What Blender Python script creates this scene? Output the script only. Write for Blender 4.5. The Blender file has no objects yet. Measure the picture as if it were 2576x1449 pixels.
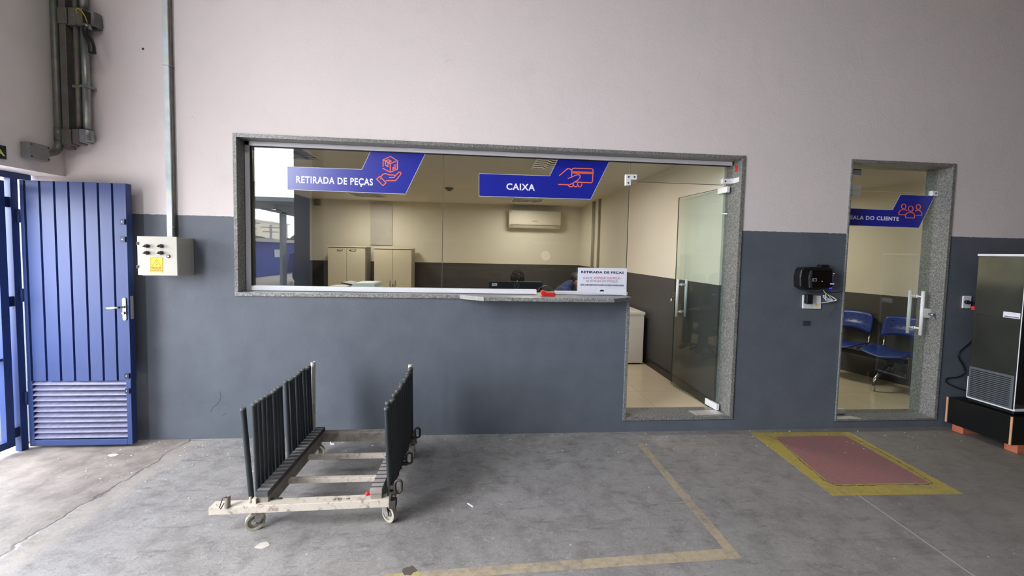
import bpy, bmesh, math, random
from mathutils import Vector, Matrix, Euler
random.seed(7)
# ------------------------------------------------------------------ camera, world, light
CAM = Vector((0.0, -3.56, 1.61))
YAW, PITCH, ROLL = [math.radians(a) for a in (4.987, 3.088, 1.255)]
FPX, CX, CY = 1036.9, 1297.2, 689.7
_f = Vector((math.sin(YAW)*math.cos(PITCH), math.cos(YAW)*math.cos(PITCH), -math.sin(PITCH)))
_r0 = Vector((math.cos(YAW), -math.sin(YAW), 0)); _u0 = _r0.cross(_f)
_r = math.cos(ROLL)*_r0 + math.sin(ROLL)*_u0
_u = -math.sin(ROLL)*_r0 + math.cos(ROLL)*_u0
scn = bpy.context.scene
COL = scn.collection
cd = bpy.data.cameras.new('camera'); cam = bpy.data.objects.new('camera', cd); COL.objects.link(cam)
cam.matrix_world = Matrix(((_r.x, _u.x, -_f.x, CAM.x), (_r.y, _u.y, -_f.y, CAM.y), (_r.z, _u.z, -_f.z, CAM.z), (0, 0, 0, 1)))
cd.sensor_fit = 'HORIZONTAL'; cd.sensor_width = 36.0; cd.lens = FPX/2576*36
cd.shift_x = (1288-CX)/2576; cd.shift_y = (CY-724.5)/2576
cd.clip_start = 0.05; cd.clip_end = 500
scn.camera = cam
scn.view_settings.view_transform = 'Standard'; scn.view_settings.look = 'None'
scn.view_settings.gamma = 1.0; scn.view_settings.exposure = 0.0
w = bpy.data.worlds.new('overcast_sky'); scn.world = w; w.use_nodes = True
wn = w.node_tree; bg = wn.nodes['Background']
tc = wn.nodes.new('ShaderNodeTexCoord'); nz = wn.nodes.new('ShaderNodeTexNoise'); nz.inputs['Scale'].default_value = 1.6
nz.inputs['Detail'].default_value = 4
cr = wn.nodes.new('ShaderNodeValToRGB'); cr.color_ramp.elements[0].color = (0.86, 0.91, 1.0, 1); cr.color_ramp.elements[1].color = (1, 1, 1, 1)
cr.color_ramp.elements[0].position = .35; cr.color_ramp.elements[1].position = .65
wn.links.new(tc.outputs['Generated'], nz.inputs['Vector']); wn.links.new(nz.outputs['Fac'], cr.inputs['Fac'])
wn.links.new(cr.outputs['Color'], bg.inputs['Color']); bg.inputs['Strength'].default_value = 19.0

def area(name, loc, rot, sx, sy, power, col=(1, 1, 1), portal=False, spread=180):
    l = bpy.data.lights.new(name, 'AREA'); l.shape = 'RECTANGLE'; l.size = sx; l.size_y = sy; l.energy = power; l.color = col
    l.spread = math.radians(spread)
    o = bpy.data.objects.new(name, l); COL.objects.link(o); o.location = loc; o.rotation_euler = rot
    if portal: l.cycles.is_portal = True
    return o
R = math.radians
# portals only steer sky sampling through the openings of the hall
area('gate_portal', (-3.42, -3.25, 2.3), (0, R(-90), 0), 4.6, 2.4, 1, portal=True)
area('side_gate_portal', (-3.42, -.58, 1.05), (0, R(-90), 0), 2.1, 1.1, 1, portal=True)
area('roof_slot_portal', (-.5, -4.95, 6.72), (0, 0, 0), 4, .7, 1, portal=True)  # sky through a roof slot added to lift the ambient light
# weak warm fill lights added under the louvred fixtures, which are switched off
OFFICE_W = 26.0
for fx, fy in ((0.93, 1.3), (-2.2, 4.75), (0.93, 4.75), (-2.2, 1.3)):
    area('office_fill', (fx, fy, 2.60), (0, 0, 0), .5, .5, OFFICE_W, (1, .92, .82))
area('waiting_room_fill', (3.5, 1.9, 2.45), (0, 0, 0), .5, .5, 35, (1, .90, .76))  # added fill that brightens the waiting room, no fixture behind it

# ------------------------------------------------------------------ helpers
def px_ray(x, y): return _f + (x-CX)/FPX*_r - (y-CY)/FPX*_u
def on(axis, val, x, y):
    d = px_ray(x, y); t = (val-CAM[axis])/d[axis]; return CAM + t*d
def W(x, y, Y=0.0): p = on(1, Y, x, y); return (p.x, p.z)
def G(x, y, z=0.0): p = on(2, z, x, y); return (p.x, p.y)
def s2l(c): return tuple((v/255/12.92) if v/255 <= .04045 else ((v/255+.055)/1.055)**2.4 for v in c)

class NT:
    def __init__(s, name):
        s.m = bpy.data.materials.new(name); s.m.use_nodes = True; s.t = s.m.node_tree; s.b = s.t.nodes['Principled BSDF']; s.out = s.t.nodes['Material Output']
    def n(s, typ, **kw):
        nd = s.t.nodes.new('ShaderNode'+typ)
        for k, v in kw.items():
            if k in nd.inputs.keys(): s.set(nd.inputs[k], v)
            else: setattr(nd, k, v)
        return nd
    def set(s, inp, v):
        if isinstance(v, bpy.types.NodeSocket): s.t.links.new(v, inp)
        elif isinstance(v, (tuple, list)) and len(v) == 3 and inp.type == 'RGBA': inp.default_value = (*v, 1)
        else: inp.default_value = v
    def pos(s): return s.n('NewGeometry').outputs['Position']
    def obj(s): return s.n('TexCoord').outputs['Object']
    def noise(s, scale, detail=4, rough=.55, vec=None, stretch=None, dist=0):
        v = vec if vec is not None else s.pos()
        if stretch: mp = s.n('Mapping'); s.set(mp.inputs['Vector'], v); mp.inputs['Scale'].default_value = stretch; v = mp.outputs[0]
        nd = s.n('TexNoise'); s.set(nd.inputs['Vector'], v); nd.inputs['Scale'].default_value = scale; nd.inputs['Detail'].default_value = detail
        nd.inputs['Roughness'].default_value = rough; nd.inputs['Distortion'].default_value = dist
        return nd.outputs['Fac']
    def ramp(s, fac, stops):
        nd = s.n('ValToRGB'); s.set(nd.inputs['Fac'], fac); e = nd.color_ramp.elements
        while len(e) < len(stops): e.new(.5)
        for i, (p, c) in enumerate(stops):
            e[i].position = p; e[i].color = (*(c if isinstance(c, (tuple, list)) else (c, c, c)), 1)
        return nd.outputs['Color']
    def mix(s, fac, a, b, mode='MIX'):
        nd = s.n('MixRGB'); nd.blend_type = mode; s.set(nd.inputs['Fac'], fac); s.set(nd.inputs['Color1'], a); s.set(nd.inputs['Color2'], b); return nd.outputs[0]
    def math(s, op, a, b=0.0, c=None):
        nd = s.n('Math'); nd.operation = op; s.set(nd.inputs[0], a); s.set(nd.inputs[1], b)
        if c is not None: s.set(nd.inputs[2], c)
        return nd.outputs[0]
    def xyz(s, v): nd = s.n('SeparateXYZ'); s.set(nd.inputs[0], v); return nd.outputs
    def bump(s, h, strength=.2, dist=.01):
        nd = s.n('Bump'); s.set(nd.inputs['Height'], h); nd.inputs['Strength'].default_value = strength; nd.inputs['Distance'].default_value = dist
        s.set(s.b.inputs['Normal'], nd.outputs[0])
    def fin(s, color=None, rough=.6, metal=0.0, spec=None):
        if color is not None: s.set(s.b.inputs['Base Color'], color)
        s.set(s.b.inputs['Roughness'], rough); s.set(s.b.inputs['Metallic'], metal)
        if spec is not None: s.b.inputs['Specular IOR Level'].default_value = spec
        return s.m

_mc = {}
def mat(name, col, rough=.5, metal=0.0, var=.06, bump=0.0, vs=14, spec=None):
    """plain painted / plastic / metal with a faint procedural variation; col in sRGB 0-255"""
    if name in _mc: return _mc[name]
    t = NT(name); c = s2l(col); n = t.noise(vs, 5)
    k = t.ramp(n, [(.3, 1-var*2), (.7, 1+var)])
    base = t.mix(1.0, c, k, 'MULTIPLY')
    if bump: t.bump(t.noise(vs*8, 4), bump, .002)
    _mc[name] = t.fin(base, rough, metal, spec); return _mc[name]

class MB:
    def __init__(s): s.bm = bmesh.new(); s.mi = 0
    def _faces(s, fs, smooth=False):
        for f in fs: f.material_index = s.mi; f.smooth = smooth
    def poly(s, vs):
        v = [s.bm.verts.new(p) for p in vs]; f = s.bm.faces.new(v); s._faces([f]); return f
    def hexa(s, p):   # 8 points: bottom 4 ccw, top 4 ccw
        v = [s.bm.verts.new(q) for q in p]
        fs = [s.bm.faces.new([v[i] for i in q]) for q in ((3, 2, 1, 0), (4, 5, 6, 7), (0, 1, 5, 4), (1, 2, 6, 5), (2, 3, 7, 6), (3, 0, 4, 7))]
        s._faces(fs); return s
    def box(s, x0, x1, y0, y1, z0, z1):
        return s.hexa([(x0, y0, z0), (x1, y0, z0), (x1, y1, z0), (x0, y1, z0), (x0, y0, z1), (x1, y0, z1), (x1, y1, z1), (x0, y1, z1)])
    def rbox(s, c, half, rot):  # rotated box
        M = rot if isinstance(rot, Matrix) else Euler(rot).to_matrix(); c = Vector(c); hx, hy, hz = half
        return s.hexa([c + M @ Vector(q) for q in ((-hx, -hy, -hz), (hx, -hy, -hz), (hx, hy, -hz), (-hx, hy, -hz), (-hx, -hy, hz), (hx, -hy, hz), (hx, hy, hz), (-hx, hy, hz))])
    def beam(s, p0, p1, w, h, up=(0, 0, 1)):
        p0, p1 = Vector(p0), Vector(p1); d = (p1-p0).normalized(); u = Vector(up); a = d.cross(u).normalized(); u = a.cross(d)
        q = []
        for p in (p0, p1):
            q.append([p + a*i*w/2 + u*j*h/2 for i, j in ((-1, -1), (1, -1), (1, 1), (-1, 1))])
        v = [[s.bm.verts.new(c) for c in r] for r in q]
        fs = [s.bm.faces.new(v[0][::-1]), s.bm.faces.new(v[1])]
        for i in range(4): fs.append(s.bm.faces.new((v[0][i], v[0][(i+1) % 4], v[1][(i+1) % 4], v[1][i])))
        s._faces(fs); return s
    def tube(s, pts, r, seg=12, cap=True, closed=False):
        pts = [Vector(p) for p in pts]; n = len(pts); rr = r if isinstance(r, (list, tuple)) else [r]*n
        rings = []; a = None
        for i, p in enumerate(pts):
            if closed: d = (pts[(i+1) % n]-pts[i-1]).normalized()
            else: d = (pts[min(i+1, n-1)]-pts[max(i-1, 0)]).normalized()
            if a is None:
                a = d.orthogonal().normalized()
            a = (a - d*a.dot(d)).normalized(); b = d.cross(a)
            rings.append([s.bm.verts.new(p + (a*math.cos(2*math.pi*k/seg)+b*math.sin(2*math.pi*k/seg))*rr[i]) for k in range(seg)])
        fs = []
        for i in range(n if closed else n-1):
            r0, r1 = rings[i], rings[(i+1) % n]
            for k in range(seg): fs.append(s.bm.faces.new((r0[k], r0[(k+1) % seg], r1[(k+1) % seg], r1[k])))
        s._faces(fs, True)
        if cap and not closed: s._faces([s.bm.faces.new(rings[0][::-1]), s.bm.faces.new(rings[-1])])
        return s
    def cyl(s, p0, p1, r, seg=20, r2=None): return s.tube([p0, p1], [r, r if r2 is None else r2], seg)
    def ring(s, p0, p1, ro, ri, seg=24):  # annular cylinder
        p0, p1 = Vector(p0), Vector(p1); d = (p1-p0).normalized(); a = d.orthogonal().normalized(); b = d.cross(a)
        def c(p, r): return [s.bm.verts.new(p+(a*math.cos(2*math.pi*k/seg)+b*math.sin(2*math.pi*k/seg))*r) for k in range(seg)]
        A, B, Cc, D = c(p0, ro), c(p1, ro), c(p1, ri), c(p0, ri); fs = []; fl = []
        for k in range(seg):
            j = (k+1) % seg
            fs.append(s.bm.faces.new((A[k], A[j], B[j], B[k]))); fs.append(s.bm.faces.new((Cc[k], Cc[j], D[j], D[k])))
            fl.append(s.bm.faces.new((B[k], B[j], Cc[j], Cc[k]))); fl.append(s.bm.faces.new((D[k], D[j], A[j], A[k])))
        s._faces(fs, True); s._faces(fl); return s
    def prism(s, pts, a, b, plane='xz'):
        """polygon pts extruded between a and b along the missing axis"""
        def P(p, t): return (p[0], t, p[1]) if plane == 'xz' else ((p[0], p[1], t) if plane == 'xy' else (t, p[0], p[1]))
        A = [s.bm.verts.new(P(p, a)) for p in pts]; B = [s.bm.verts.new(P(p, b)) for p in pts]; n = len(pts)
        fs = [s.bm.faces.new(A), s.bm.faces.new(B[::-1])]
        for i in range(n): fs.append(s.bm.faces.new((A[i], B[i], B[(i+1) % n], A[(i+1) % n])))
        s._faces(fs); return s
    def sph(s, c, r, sc=(1, 1, 1), seg=16, rot=None):
        M = Matrix.Translation(c) @ (rot.to_4x4() if rot else Matrix()) @ Matrix.Diagonal((*[r*k for k in sc], 1))
        g = bmesh.ops.create_uvsphere(s.bm, u_segments=seg, v_segments=seg//2+2, radius=1, matrix=M)
        fs = set(f for v in g['verts'] for f in v.link_faces); s._faces(fs, True); return s
    def strokes(s, lines, wd, y0, y1):
        """flat stroked icon lines in an xz plane"""
        e = 0.0
        for ln in lines:
            for i in range(len(ln)-1):
                e += .000012
                a, b = Vector(ln[i]), Vector(ln[i+1]); d = (b-a)
                if d.length < 1e-6: continue
                d.normalize(); nrm = Vector((-d.y, d.x))*wd/2
                s.prism([a+nrm, a-nrm, b-nrm, b+nrm], y0-e, y1+e)
            for p in ln:
                e += .000012
                s.prism([(p[0]+wd/2*math.cos(2*math.pi*k/10), p[1]+wd/2*math.sin(2*math.pi*k/10)) for k in range(10)], y0-e, y1+e)
        return s

def origin_of(o):
    p = Vector((0, 0, 0))
    while o is not None: p += o.location; o = o.parent
    return p
def obj(name, mb, mats, parent=None, bevel=0, seg=2, loc=None, fixn=True):
    me = bpy.data.meshes.new(name)
    if fixn: bmesh.ops.recalc_face_normals(mb.bm, faces=mb.bm.faces)
    off = origin_of(parent) if loc is None else origin_of(parent)+Vector(loc)
    bmesh.ops.translate(mb.bm, verts=mb.bm.verts, vec=-off)
    mb.bm.to_mesh(me); mb.bm.free()
    for m in (mats if isinstance(mats, (list, tuple)) else [mats]): me.materials.append(m)
    o = bpy.data.objects.new(name, me); COL.objects.link(o); o.parent = parent
    if loc is not None: o.location = loc
    if bevel:
        b = o.modifiers.new('bevel', 'BEVEL'); b.width = bevel; b.segments = seg; b.limit_method = 'ANGLE'; b.angle_limit = R(40)
    return o
def tag(o, label, cat, group=None):
    o['label'] = label; o['category'] = cat
    if group: o['group'] = group
    return o
def thing(name, label, cat, loc=(0, 0, 0), group=None):
    o = bpy.data.objects.new(name, None); COL.objects.link(o); o.location = loc; o.empty_display_size = .1
    return tag(o, label, cat, group)
def one(name, mb, mats, label, cat, loc=None, bevel=0, group=None, seg=2):
    """a thing that is a single mesh, its origin moved to loc"""
    o = obj(name, mb, mats, None, bevel, seg, loc=loc); return tag(o, label, cat, group)
def struct(name, mb, mats, parent=None, bevel=0):
    o = obj(name, mb, mats, parent, bevel); o['kind'] = 'structure'; return o
def dup(o, parent=None, loc=None, rot=None):
    c = o.copy(); COL.objects.link(c); c.parent = parent
    if loc is not None: c.location = loc
    if rot is not None: c.rotation_euler = rot
    for ch in [k for k in COL.objects if k.parent == o]: dup(ch, c)
    return c
def text_mb(body, rect, y, th=.0008, bold=.0, mb=None, spacing=1.0, align=None):
    """text as real letter shapes in an xz plane: rect = (x0, z0, x1, z1) of the cap letters"""
    cu = bpy.data.curves.new('t', 'FONT'); cu.body = body; cu.size = 1.0; cu.offset = bold; cu.space_character = spacing+.10; cu.resolution_u = 3
    to = bpy.data.objects.new('t', cu); COL.objects.link(to)
    bpy.context.view_layer.update()
    me = bpy.data.meshes.new_from_object(to.evaluated_get(bpy.context.evaluated_depsgraph_get()))
    xs = [v.co.x for v in me.vertices]; x0, x1 = min(xs), max(xs)
    cap = 0.73 + 2*bold; b0 = -bold
    mb = mb or MB(); n0 = len(mb.bm.verts)
    mb.bm.verts.ensure_lookup_table(); mb.bm.from_mesh(me); mb.bm.verts.ensure_lookup_table()
    new = mb.bm.verts[n0:]; nf = set(f for v in new for f in v.link_faces)
    for f in nf: f.material_index = mb.mi
    for v in new:
        u = (v.co.x-x0)/(x1-x0); t = (v.co.y-b0)/cap
        v.co = (rect[0]+(rect[2]-rect[0])*u, y, rect[1]+(rect[3]-rect[1])*t)
    ex = bmesh.ops.extrude_face_region(mb.bm, geom=list(nf))
    bmesh.ops.translate(mb.bm, verts=[g for g in ex['geom'] if isinstance(g, bmesh.types.BMVert)], vec=(0, th, 0))
    for f in mb.bm.faces: f.smooth = False
    bpy.data.objects.remove(to); bpy.data.curves.remove(cu); bpy.data.meshes.remove(me)
    return mb

# ------------------------------------------------------------------ materials
def m_hall_wall():
    t = NT('painted_render'); p = t.pos(); z = t.xyz(p)[2]
    edge = t.math('ADD', z, t.math('MULTIPLY', t.math('SUBTRACT', t.noise(25, 3), .5), .012))
    up = t.math('GREATER_THAN', edge, 1.847)
    big = t.noise(.7, 3, vec=p); med = t.noise(4, 5, vec=p)
    hi = t.mix(t.ramp(big, [(.35, 0), (.7, 1)]), s2l((226, 216, 214)), s2l((219, 211, 210)))
    hi = t.mix(t.ramp(med, [(.55, 0), (.75, .22)]), hi, s2l((200, 194, 194)))
    lo = t.mix(t.ramp(med, [(.35, 0), (.7, 1)]), s2l((90, 96, 105)), s2l((98, 104, 113)))
    lo = t.mix(t.ramp(t.noise(14, 6, vec=p), [(.62, 0), (.75, .35)]), lo, s2l((78, 86, 98)))
    # pale scuffs low on the wall
    sc = t.math('MULTIPLY', t.ramp(t.noise(9, 8, .7, vec=p, dist=.8), [(.66, 0), (.72, 1)]), t.ramp(z, [(.0, .5), (.5, .0)]))
    lo = t.mix(sc, lo, s2l((150, 155, 160)))
    c = t.mix(up, lo, hi)
    h = t.math('ADD', t.math('MULTIPLY', t.noise(60, 4, vec=p), .35), t.math('MULTIPLY', t.noise(7, 6, .6, vec=p), .9))
    t.bump(h, .42, .012)
    return t.fin(c, t.mix(up, (.42,)*3, (.75,)*3), spec=.35)
def m_office_wall(zsplit=1.335):
    t = NT('office_paint'); p = t.pos(); z = t.xyz(p)[2]
    up = t.math('GREATER_THAN', t.math('ADD', z, t.math('MULTIPLY', t.noise(25, 2), .006)), zsplit)
    c = t.mix(up, t.mix(t.noise(3, 4), s2l((68, 66, 65)), s2l((76, 74, 73))), t.mix(t.noise(2, 4), s2l((230, 222, 205)), s2l((223, 215, 198))))
    t.bump(t.noise(50, 3), .1, .003)
    return t.fin(c, .55)
def m_floor():
    t = NT('worn_concrete'); p = t.pos(); x, y, z = t.xyz(p)
    a = t.noise(1.1, 6, .6, vec=p); b = t.noise(7, 8, .65, vec=p, dist=.4); s1 = t.noise(5, 8, .7, vec=p, stretch=(1, 3.5, 1), dist=.6)
    s2 = t.noise(22, 8, .75, vec=p, dist=1.2)
    c = t.mix(t.ramp(a, [(.35, 0), (.65, 1)]), s2l((134, 130, 128)), s2l((156, 153, 151)))
    c = t.mix(t.ramp(b, [(.45, 0), (.7, .7)]), c, s2l((104, 101, 99)))
    c = t.mix(t.ramp(s1, [(.55, 0), (.72, .75)]), c, s2l((90, 87, 85)))
    c = t.mix(t.ramp(s2, [(.56, 0), (.68, .55)]), c, s2l((180, 177, 175)))
    c = t.mix(t.ramp(t.noise(26, 9, .8, vec=p, dist=2), [(.6, 0), (.66, .5)]), c, s2l((84, 80, 78)))
    f1 = t.noise(48, 8, .75, vec=p, stretch=(1, 1.8, 1), dist=2.5)
    c = t.mix(t.ramp(f1, [(.50, 0), (.60, .5)]), c, s2l((84, 81, 80)))
    c = t.mix(t.ramp(f1, [(.34, .45), (.43, 0)]), c, s2l((164, 161, 159)))
    # warmer, darker tone growing towards the right
    gr = t.ramp(t.math('ADD', t.math('MULTIPLY', x, .16), t.math('MULTIPLY', a, .5)), [(.42, 0), (.9, .6)])
    c = t.mix(gr, c, s2l((110, 102, 94)))
    # older slab near the gate, left of the cracked joint
    jx = t.math('ADD', x, t.math('ADD', t.math('MULTIPLY', y, -.03), t.math('MULTIPLY', t.math('SUBTRACT', t.noise(3, 4, vec=p), .5), .22)))
    old = t.ramp(jx, [(0, 1), (1, 0)]); oldm = t.math('LESS_THAN', jx, -2.36)
    oc = t.mix(t.ramp(t.noise(6, 7, .65, vec=p), [(.4, 0), (.62, 1)]), s2l((144, 135, 128)), s2l((112, 104, 98)))
    oc = t.mix(t.ramp(t.noise(16, 8, .7, vec=p, dist=.8), [(.58, 0), (.66, .7)]), oc, s2l((150, 143, 136)))
    c = t.mix(t.math('MULTIPLY', oldm, .9), c, oc)
    d = t.math('ABSOLUTE', t.math('ADD', jx, 2.36))
    ln = t.ramp(d, [(0.0, 1), (.012, .0)])
    c = t.mix(t.math('MULTIPLY', ln, t.ramp(t.noise(4, 3, vec=p), [(.4, 0), (.55, .8)])), c, s2l((60, 55, 52)))
    # tan dust band along the joint
    c = t.mix(t.math('MULTIPLY', t.ramp(t.math('ABSOLUTE', t.math('ADD', jx, 2.28)), [(0, .55), (.1, 0)]), .8), c, s2l((166, 154, 142)))
    # white paint flecks
    vo = t.n('TexVoronoi'); t.set(vo.inputs['Vector'], p); vo.inputs['Scale'].default_value = 16; vo.inputs['Randomness'].default_value = 1
    mk = t.math('MULTIPLY', t.math('LESS_THAN', vo.outputs['Distance'], t.math('MULTIPLY', t.noise(60, 2, vec=p), .16)), t.math('GREATER_THAN', t.noise(2.2, 3, vec=p), .5))
    mk = t.math('MULTIPLY', mk, t.math('GREATER_THAN', t.noise(19, 2, vec=p), .58))
    c = t.mix(t.math('MULTIPLY', mk, .8), c, s2l((205, 202, 198)))
    # saw-cut joint by the red rectangle
    jd = t.math('ABSOLUTE', t.math('SUBTRACT', t.math('ADD', x, t.math('MULTIPLY', y, -.075)), 2.685))
    c = t.mix(t.math('MULTIPLY', t.math('LESS_THAN', jd, .0035), t.math('LESS_THAN', y, -.94)), c, s2l((190, 182, 172)))
    h = t.math('ADD', t.math('MULTIPLY', b, .8), t.math('SUBTRACT', t.math('MULTIPLY', s2, .4), ln))
    t.bump(h, .35, .008)
    return t.fin(c, t.ramp(s1, [(.3, .42), (.7, .68)]), spec=.4)
def m_worn_paint(name, col, under, wear=.45, sc=9):
    t = NT(name); p = t.pos()
    a = t.noise(sc, 9, .75, vec=p, dist=.8); b = t.noise(3, 5, vec=p)
    f = t.ramp(t.math('ADD', t.math('MULTIPLY', a, .7), t.math('MULTIPLY', b, .3)), [(wear, 0), (wear+.14, .85)])
    c = t.mix(f, s2l(col), s2l(under)); c = t.mix(t.ramp(t.noise(35, 6, .7, vec=p), [(.45, 0), (.75, .35)]), c, s2l((84, 78, 72)))
    t.bump(a, .25, .004)
    return t.fin(c, .6)
def m_granite(name='grey_granite', k=1.0):
    t = NT(name); p = t.obj(); p = t.pos()
    a = t.noise(95, 5, .7, vec=p, dist=1.0); b = t.noise(30, 4, .6, vec=p)
    c = t.ramp(a, [(.36, tuple(k*v for v in (.065, .065, .06))), (.47, tuple(k*v for v in (.175, .175, .165))), (.56, tuple(k*v for v in (.30, .30, .285))), (.66, tuple(k*v for v in (.48, .48, .48)))])
    c = t.mix(t.ramp(b, [(.4, 0), (.7, .35)]), c, (.12, .12, .125))
    return t.fin(c, .35, spec=.5)
def m_glass(name='clear_glass', tint=(.93, .955, .94), f0=.045):
    t = NT(name); g = t.n('NewGeometry'); vm = t.n('VectorMath'); vm.operation = 'DOT_PRODUCT'
    t.set(vm.inputs[0], g.outputs['Normal']); t.set(vm.inputs[1], g.outputs['Incoming'])
    cs = t.math('ABSOLUTE', vm.outputs['Value'])
    fr = t.math('ADD', f0, t.math('MULTIPLY', t.math('POWER', t.math('SUBTRACT', 1.0, cs), 5.0), 1-f0))
    tr = t.n('BsdfTransparent'); tr.inputs['Color'].default_value = (*tint, 1)
    gl = t.n('BsdfGlossy'); gl.inputs['Roughness'].default_value = 0.0
    mx = t.n('MixShader'); t.set(mx.inputs[0], fr); t.t.links.new(tr.outputs[0], mx.inputs[1]); t.t.links.new(gl.outputs[0], mx.inputs[2])
    t.t.links.new(mx.outputs[0], t.out.inputs['Surface']); t.t.nodes.remove(t.b); return t.m
def m_galv(name='galvanised_steel', base=(165, 168, 168), sc=30, metal=.75, rough=.42):
    t = NT(name); p = t.pos(); v = t.n('TexVoronoi'); t.set(v.inputs['Vector'], p); v.inputs['Scale'].default_value = sc
    c = t.mix(t.ramp(t.noise(sc*.6, 5), [(.3, 0), (.75, .6)]), s2l(base), tuple(q*.55 for q in s2l(base)))
    c = t.mix(.15, c, v.outputs['Color'], 'SOFT_LIGHT')
    return t.fin(c, rough, metal)
def m_dirty_paint(name, col, dirt, rough=.6, sc=18, lo=.5, hi=.66):
    t = NT(name); p = t.pos(); a = t.noise(sc, 8, .72, vec=p, dist=.7)
    c = t.mix(t.ramp(a, [(lo, 0), (hi, .85)]), s2l(col), s2l(dirt)); c = t.mix(t.ramp(t.noise(4, 4, vec=p), [(.4, 0), (.8, .4)]), c, s2l(tuple(v*.72 for v in col)))
    t.bump(a, .25, .002); return t.fin(c, rough)
def m_tiles():
    t = NT('cream_floor_tile'); p = t.pos(); x, y, z = t.xyz(p)
    def grid(v, off): q = t.math('ABSOLUTE', t.math('SUBTRACT', t.math('FRACT', t.math('DIVIDE', t.math('ADD', v, off), .60)), .5)); return t.math('GREATER_THAN', q, .4965)
    g = t.math('MAXIMUM', grid(x, -1.74), grid(y, -.73))
    c = t.mix(t.noise(8, 5), s2l((216, 202, 176)), s2l((206, 190, 162)))
    c = t.mix(t.math('MULTIPLY', g, .6), c, s2l((140, 125, 105)))
    return t.fin(c, .22, spec=.5)
def m_blue_steel():
    t = NT('blue_enamel'); p = t.pos()
    c = t.mix(t.ramp(t.noise(2.5, 4, vec=p), [(.3, 0), (.7, 1)]), s2l((44, 64, 116)), s2l((50, 70, 124)))
    c = t.mix(t.ramp(t.noise(30, 7, .7, vec=p), [(.66, 0), (.74, .3)]), c, s2l((120, 140, 190)))
    t.bump(t.noise(40, 4, vec=p), .08, .002)
    return t.fin(c, .42, spec=.45)
HW = m_hall_wall(); OW = m_office_wall(); WW = m_office_wall(1.17); FL = m_floor(); GR = m_granite(k=.88); GRD = m_granite('dark_granite', .75)
GL = m_glass(); GLG = m_glass('green_glass', (.90, .945, .935), .045); GALV = m_galv(); GALVD = m_galv('aged_conduit_steel', (128, 125, 118), 22, .55, .5)
TILE = m_tiles(); BLUE = m_blue_steel()
CEIL = mat('white_ceiling_paint', (214, 208, 196), .8, vs=3, var=.02)
ROOF = mat('roof_sheet', (120, 118, 115), .6, vs=2)
BACKW = mat('hall_rear_paint', (150, 126, 96), .7, vs=1.5, var=.1)
NAVY = mat('navy_column_paint', (40, 46, 62), .5, vs=3)
ALU = mat('white_powder_coat', (226, 226, 232), .35, vs=4, var=.02)
WHITE = mat('white_metal_fitting', (232, 232, 234), .3, vs=4, var=.02)
BLACK = mat('black_plastic', (22, 23, 26), .35)
BLACKM = mat('matt_black', (14, 14, 15), .6)
CHROME = mat('chrome', (215, 215, 215), .15, 1.0, var=.03)
STEEL = mat('brushed_steel', (150, 150, 150), .35, .9, var=.05)
VINYL = mat('blue_vinyl', (28, 38, 158), .30, vs=3, var=.03, spec=.95)
LETTER = mat('white_vinyl', (238, 238, 246), .4, var=.01)
ORANGE = mat('coral_vinyl', (240, 118, 96), .4, var=.01)
ORANGE2 = mat('orange_vinyl', (228, 100, 46), .4, var=.01)
EDGEW = mat('pale_vinyl_edge', (190, 195, 215), .4, var=.01)
RED = mat('red_plastic', (214, 34, 38), .3)
INK = mat('navy_ink', (32, 34, 70), .5, var=.01); INKG = mat('grey_ink', (110, 106, 122), .5, var=.01); INKR = mat('red_ink', (206, 70, 84), .5, var=.01)
PAPER = mat('white_paper', (228, 228, 240), .6, vs=4, var=.02)
RUBBER = mat('dusty_black_rubber', (72, 72, 74), .75, var=.12, vs=25)
HOSE = mat('dark_green_rubber', (36, 44, 46), .42, var=.12, vs=20)
CARTP = m_dirty_paint('chipped_cream_paint', (198, 188, 174), (128, 108, 96), sc=22, lo=.52, hi=.64)
CARTG = m_dirty_paint('grimy_cream_paint', (142, 134, 124), (84, 78, 72), sc=14, lo=.45, hi=.7)
WHEEL = m_dirty_paint('dirty_nylon', (172, 168, 154), (110, 106, 96), sc=30)
FORK = m_dirty_paint('zinc_plate', (150, 148, 142), (84, 82, 78), .45, sc=30)
CABW = mat('cream_laminate', (222, 212, 188), .45, vs=5, var=.02)
CABS = mat('grey_cream_laminate', (168, 160, 142), .5, vs=5, var=.02)
GREYB = mat('grey_plastic', (128, 128, 126), .5)
CREAMM = mat('ral_cream_enamel', (196, 194, 182), .38, vs=4, var=.02)
YEL = mat('yellow_label', (252, 200, 56), .5, var=.01)

# ------------------------------------------------------------------ structure
b = MB()
for q in ((-4.1, -1.995, 0, 6.7), (2.352, 3.383, 0, 6.7), (4.437, 12, 0, 6.7)): b.box(q[0], q[1], 0, .22, q[2], q[3])
b.box(-1.995, 1.312, 0, .22, 0, 1.2); b.box(-1.995, 2.352, 0, .22, 2.512, 6.7)
b.box(1.312, 2.352, 0, .22, 0, .108); b.box(3.383, 4.437, 0, .22, 0, .075); b.box(3.383, 4.437, 0, .22, 2.525, 6.7)
struct('wall_back', b, HW)
b = MB()   # wall with the gates: lintel over the small gate, pier, tall vehicle opening, solid rest
b.box(-3.5, -3.25, -1.15, 0, 2.122, 6.7); b.box(-3.5, -3.25, -2.05, -1.15, 0, 6.7)
b.box(-3.5, -3.25, -4.45, -2.05, 4.6, 6.7); b.box(-3.5, -3.25, -16, -4.45, 0, 6.7)
struct('wall_left', b, mat('lintel_paint', (230, 223, 218), .75, vs=3, var=.03))
b = MB(); b.box(-3.54, -3.21, -5.0, -4.42, 0, 6.69)
struct('trim_column', b, NAVY)
b = MB(); b.box(12, 12.25, -16, .22, 0, 6.7); struct('wall_right', b, BACKW)
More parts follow.
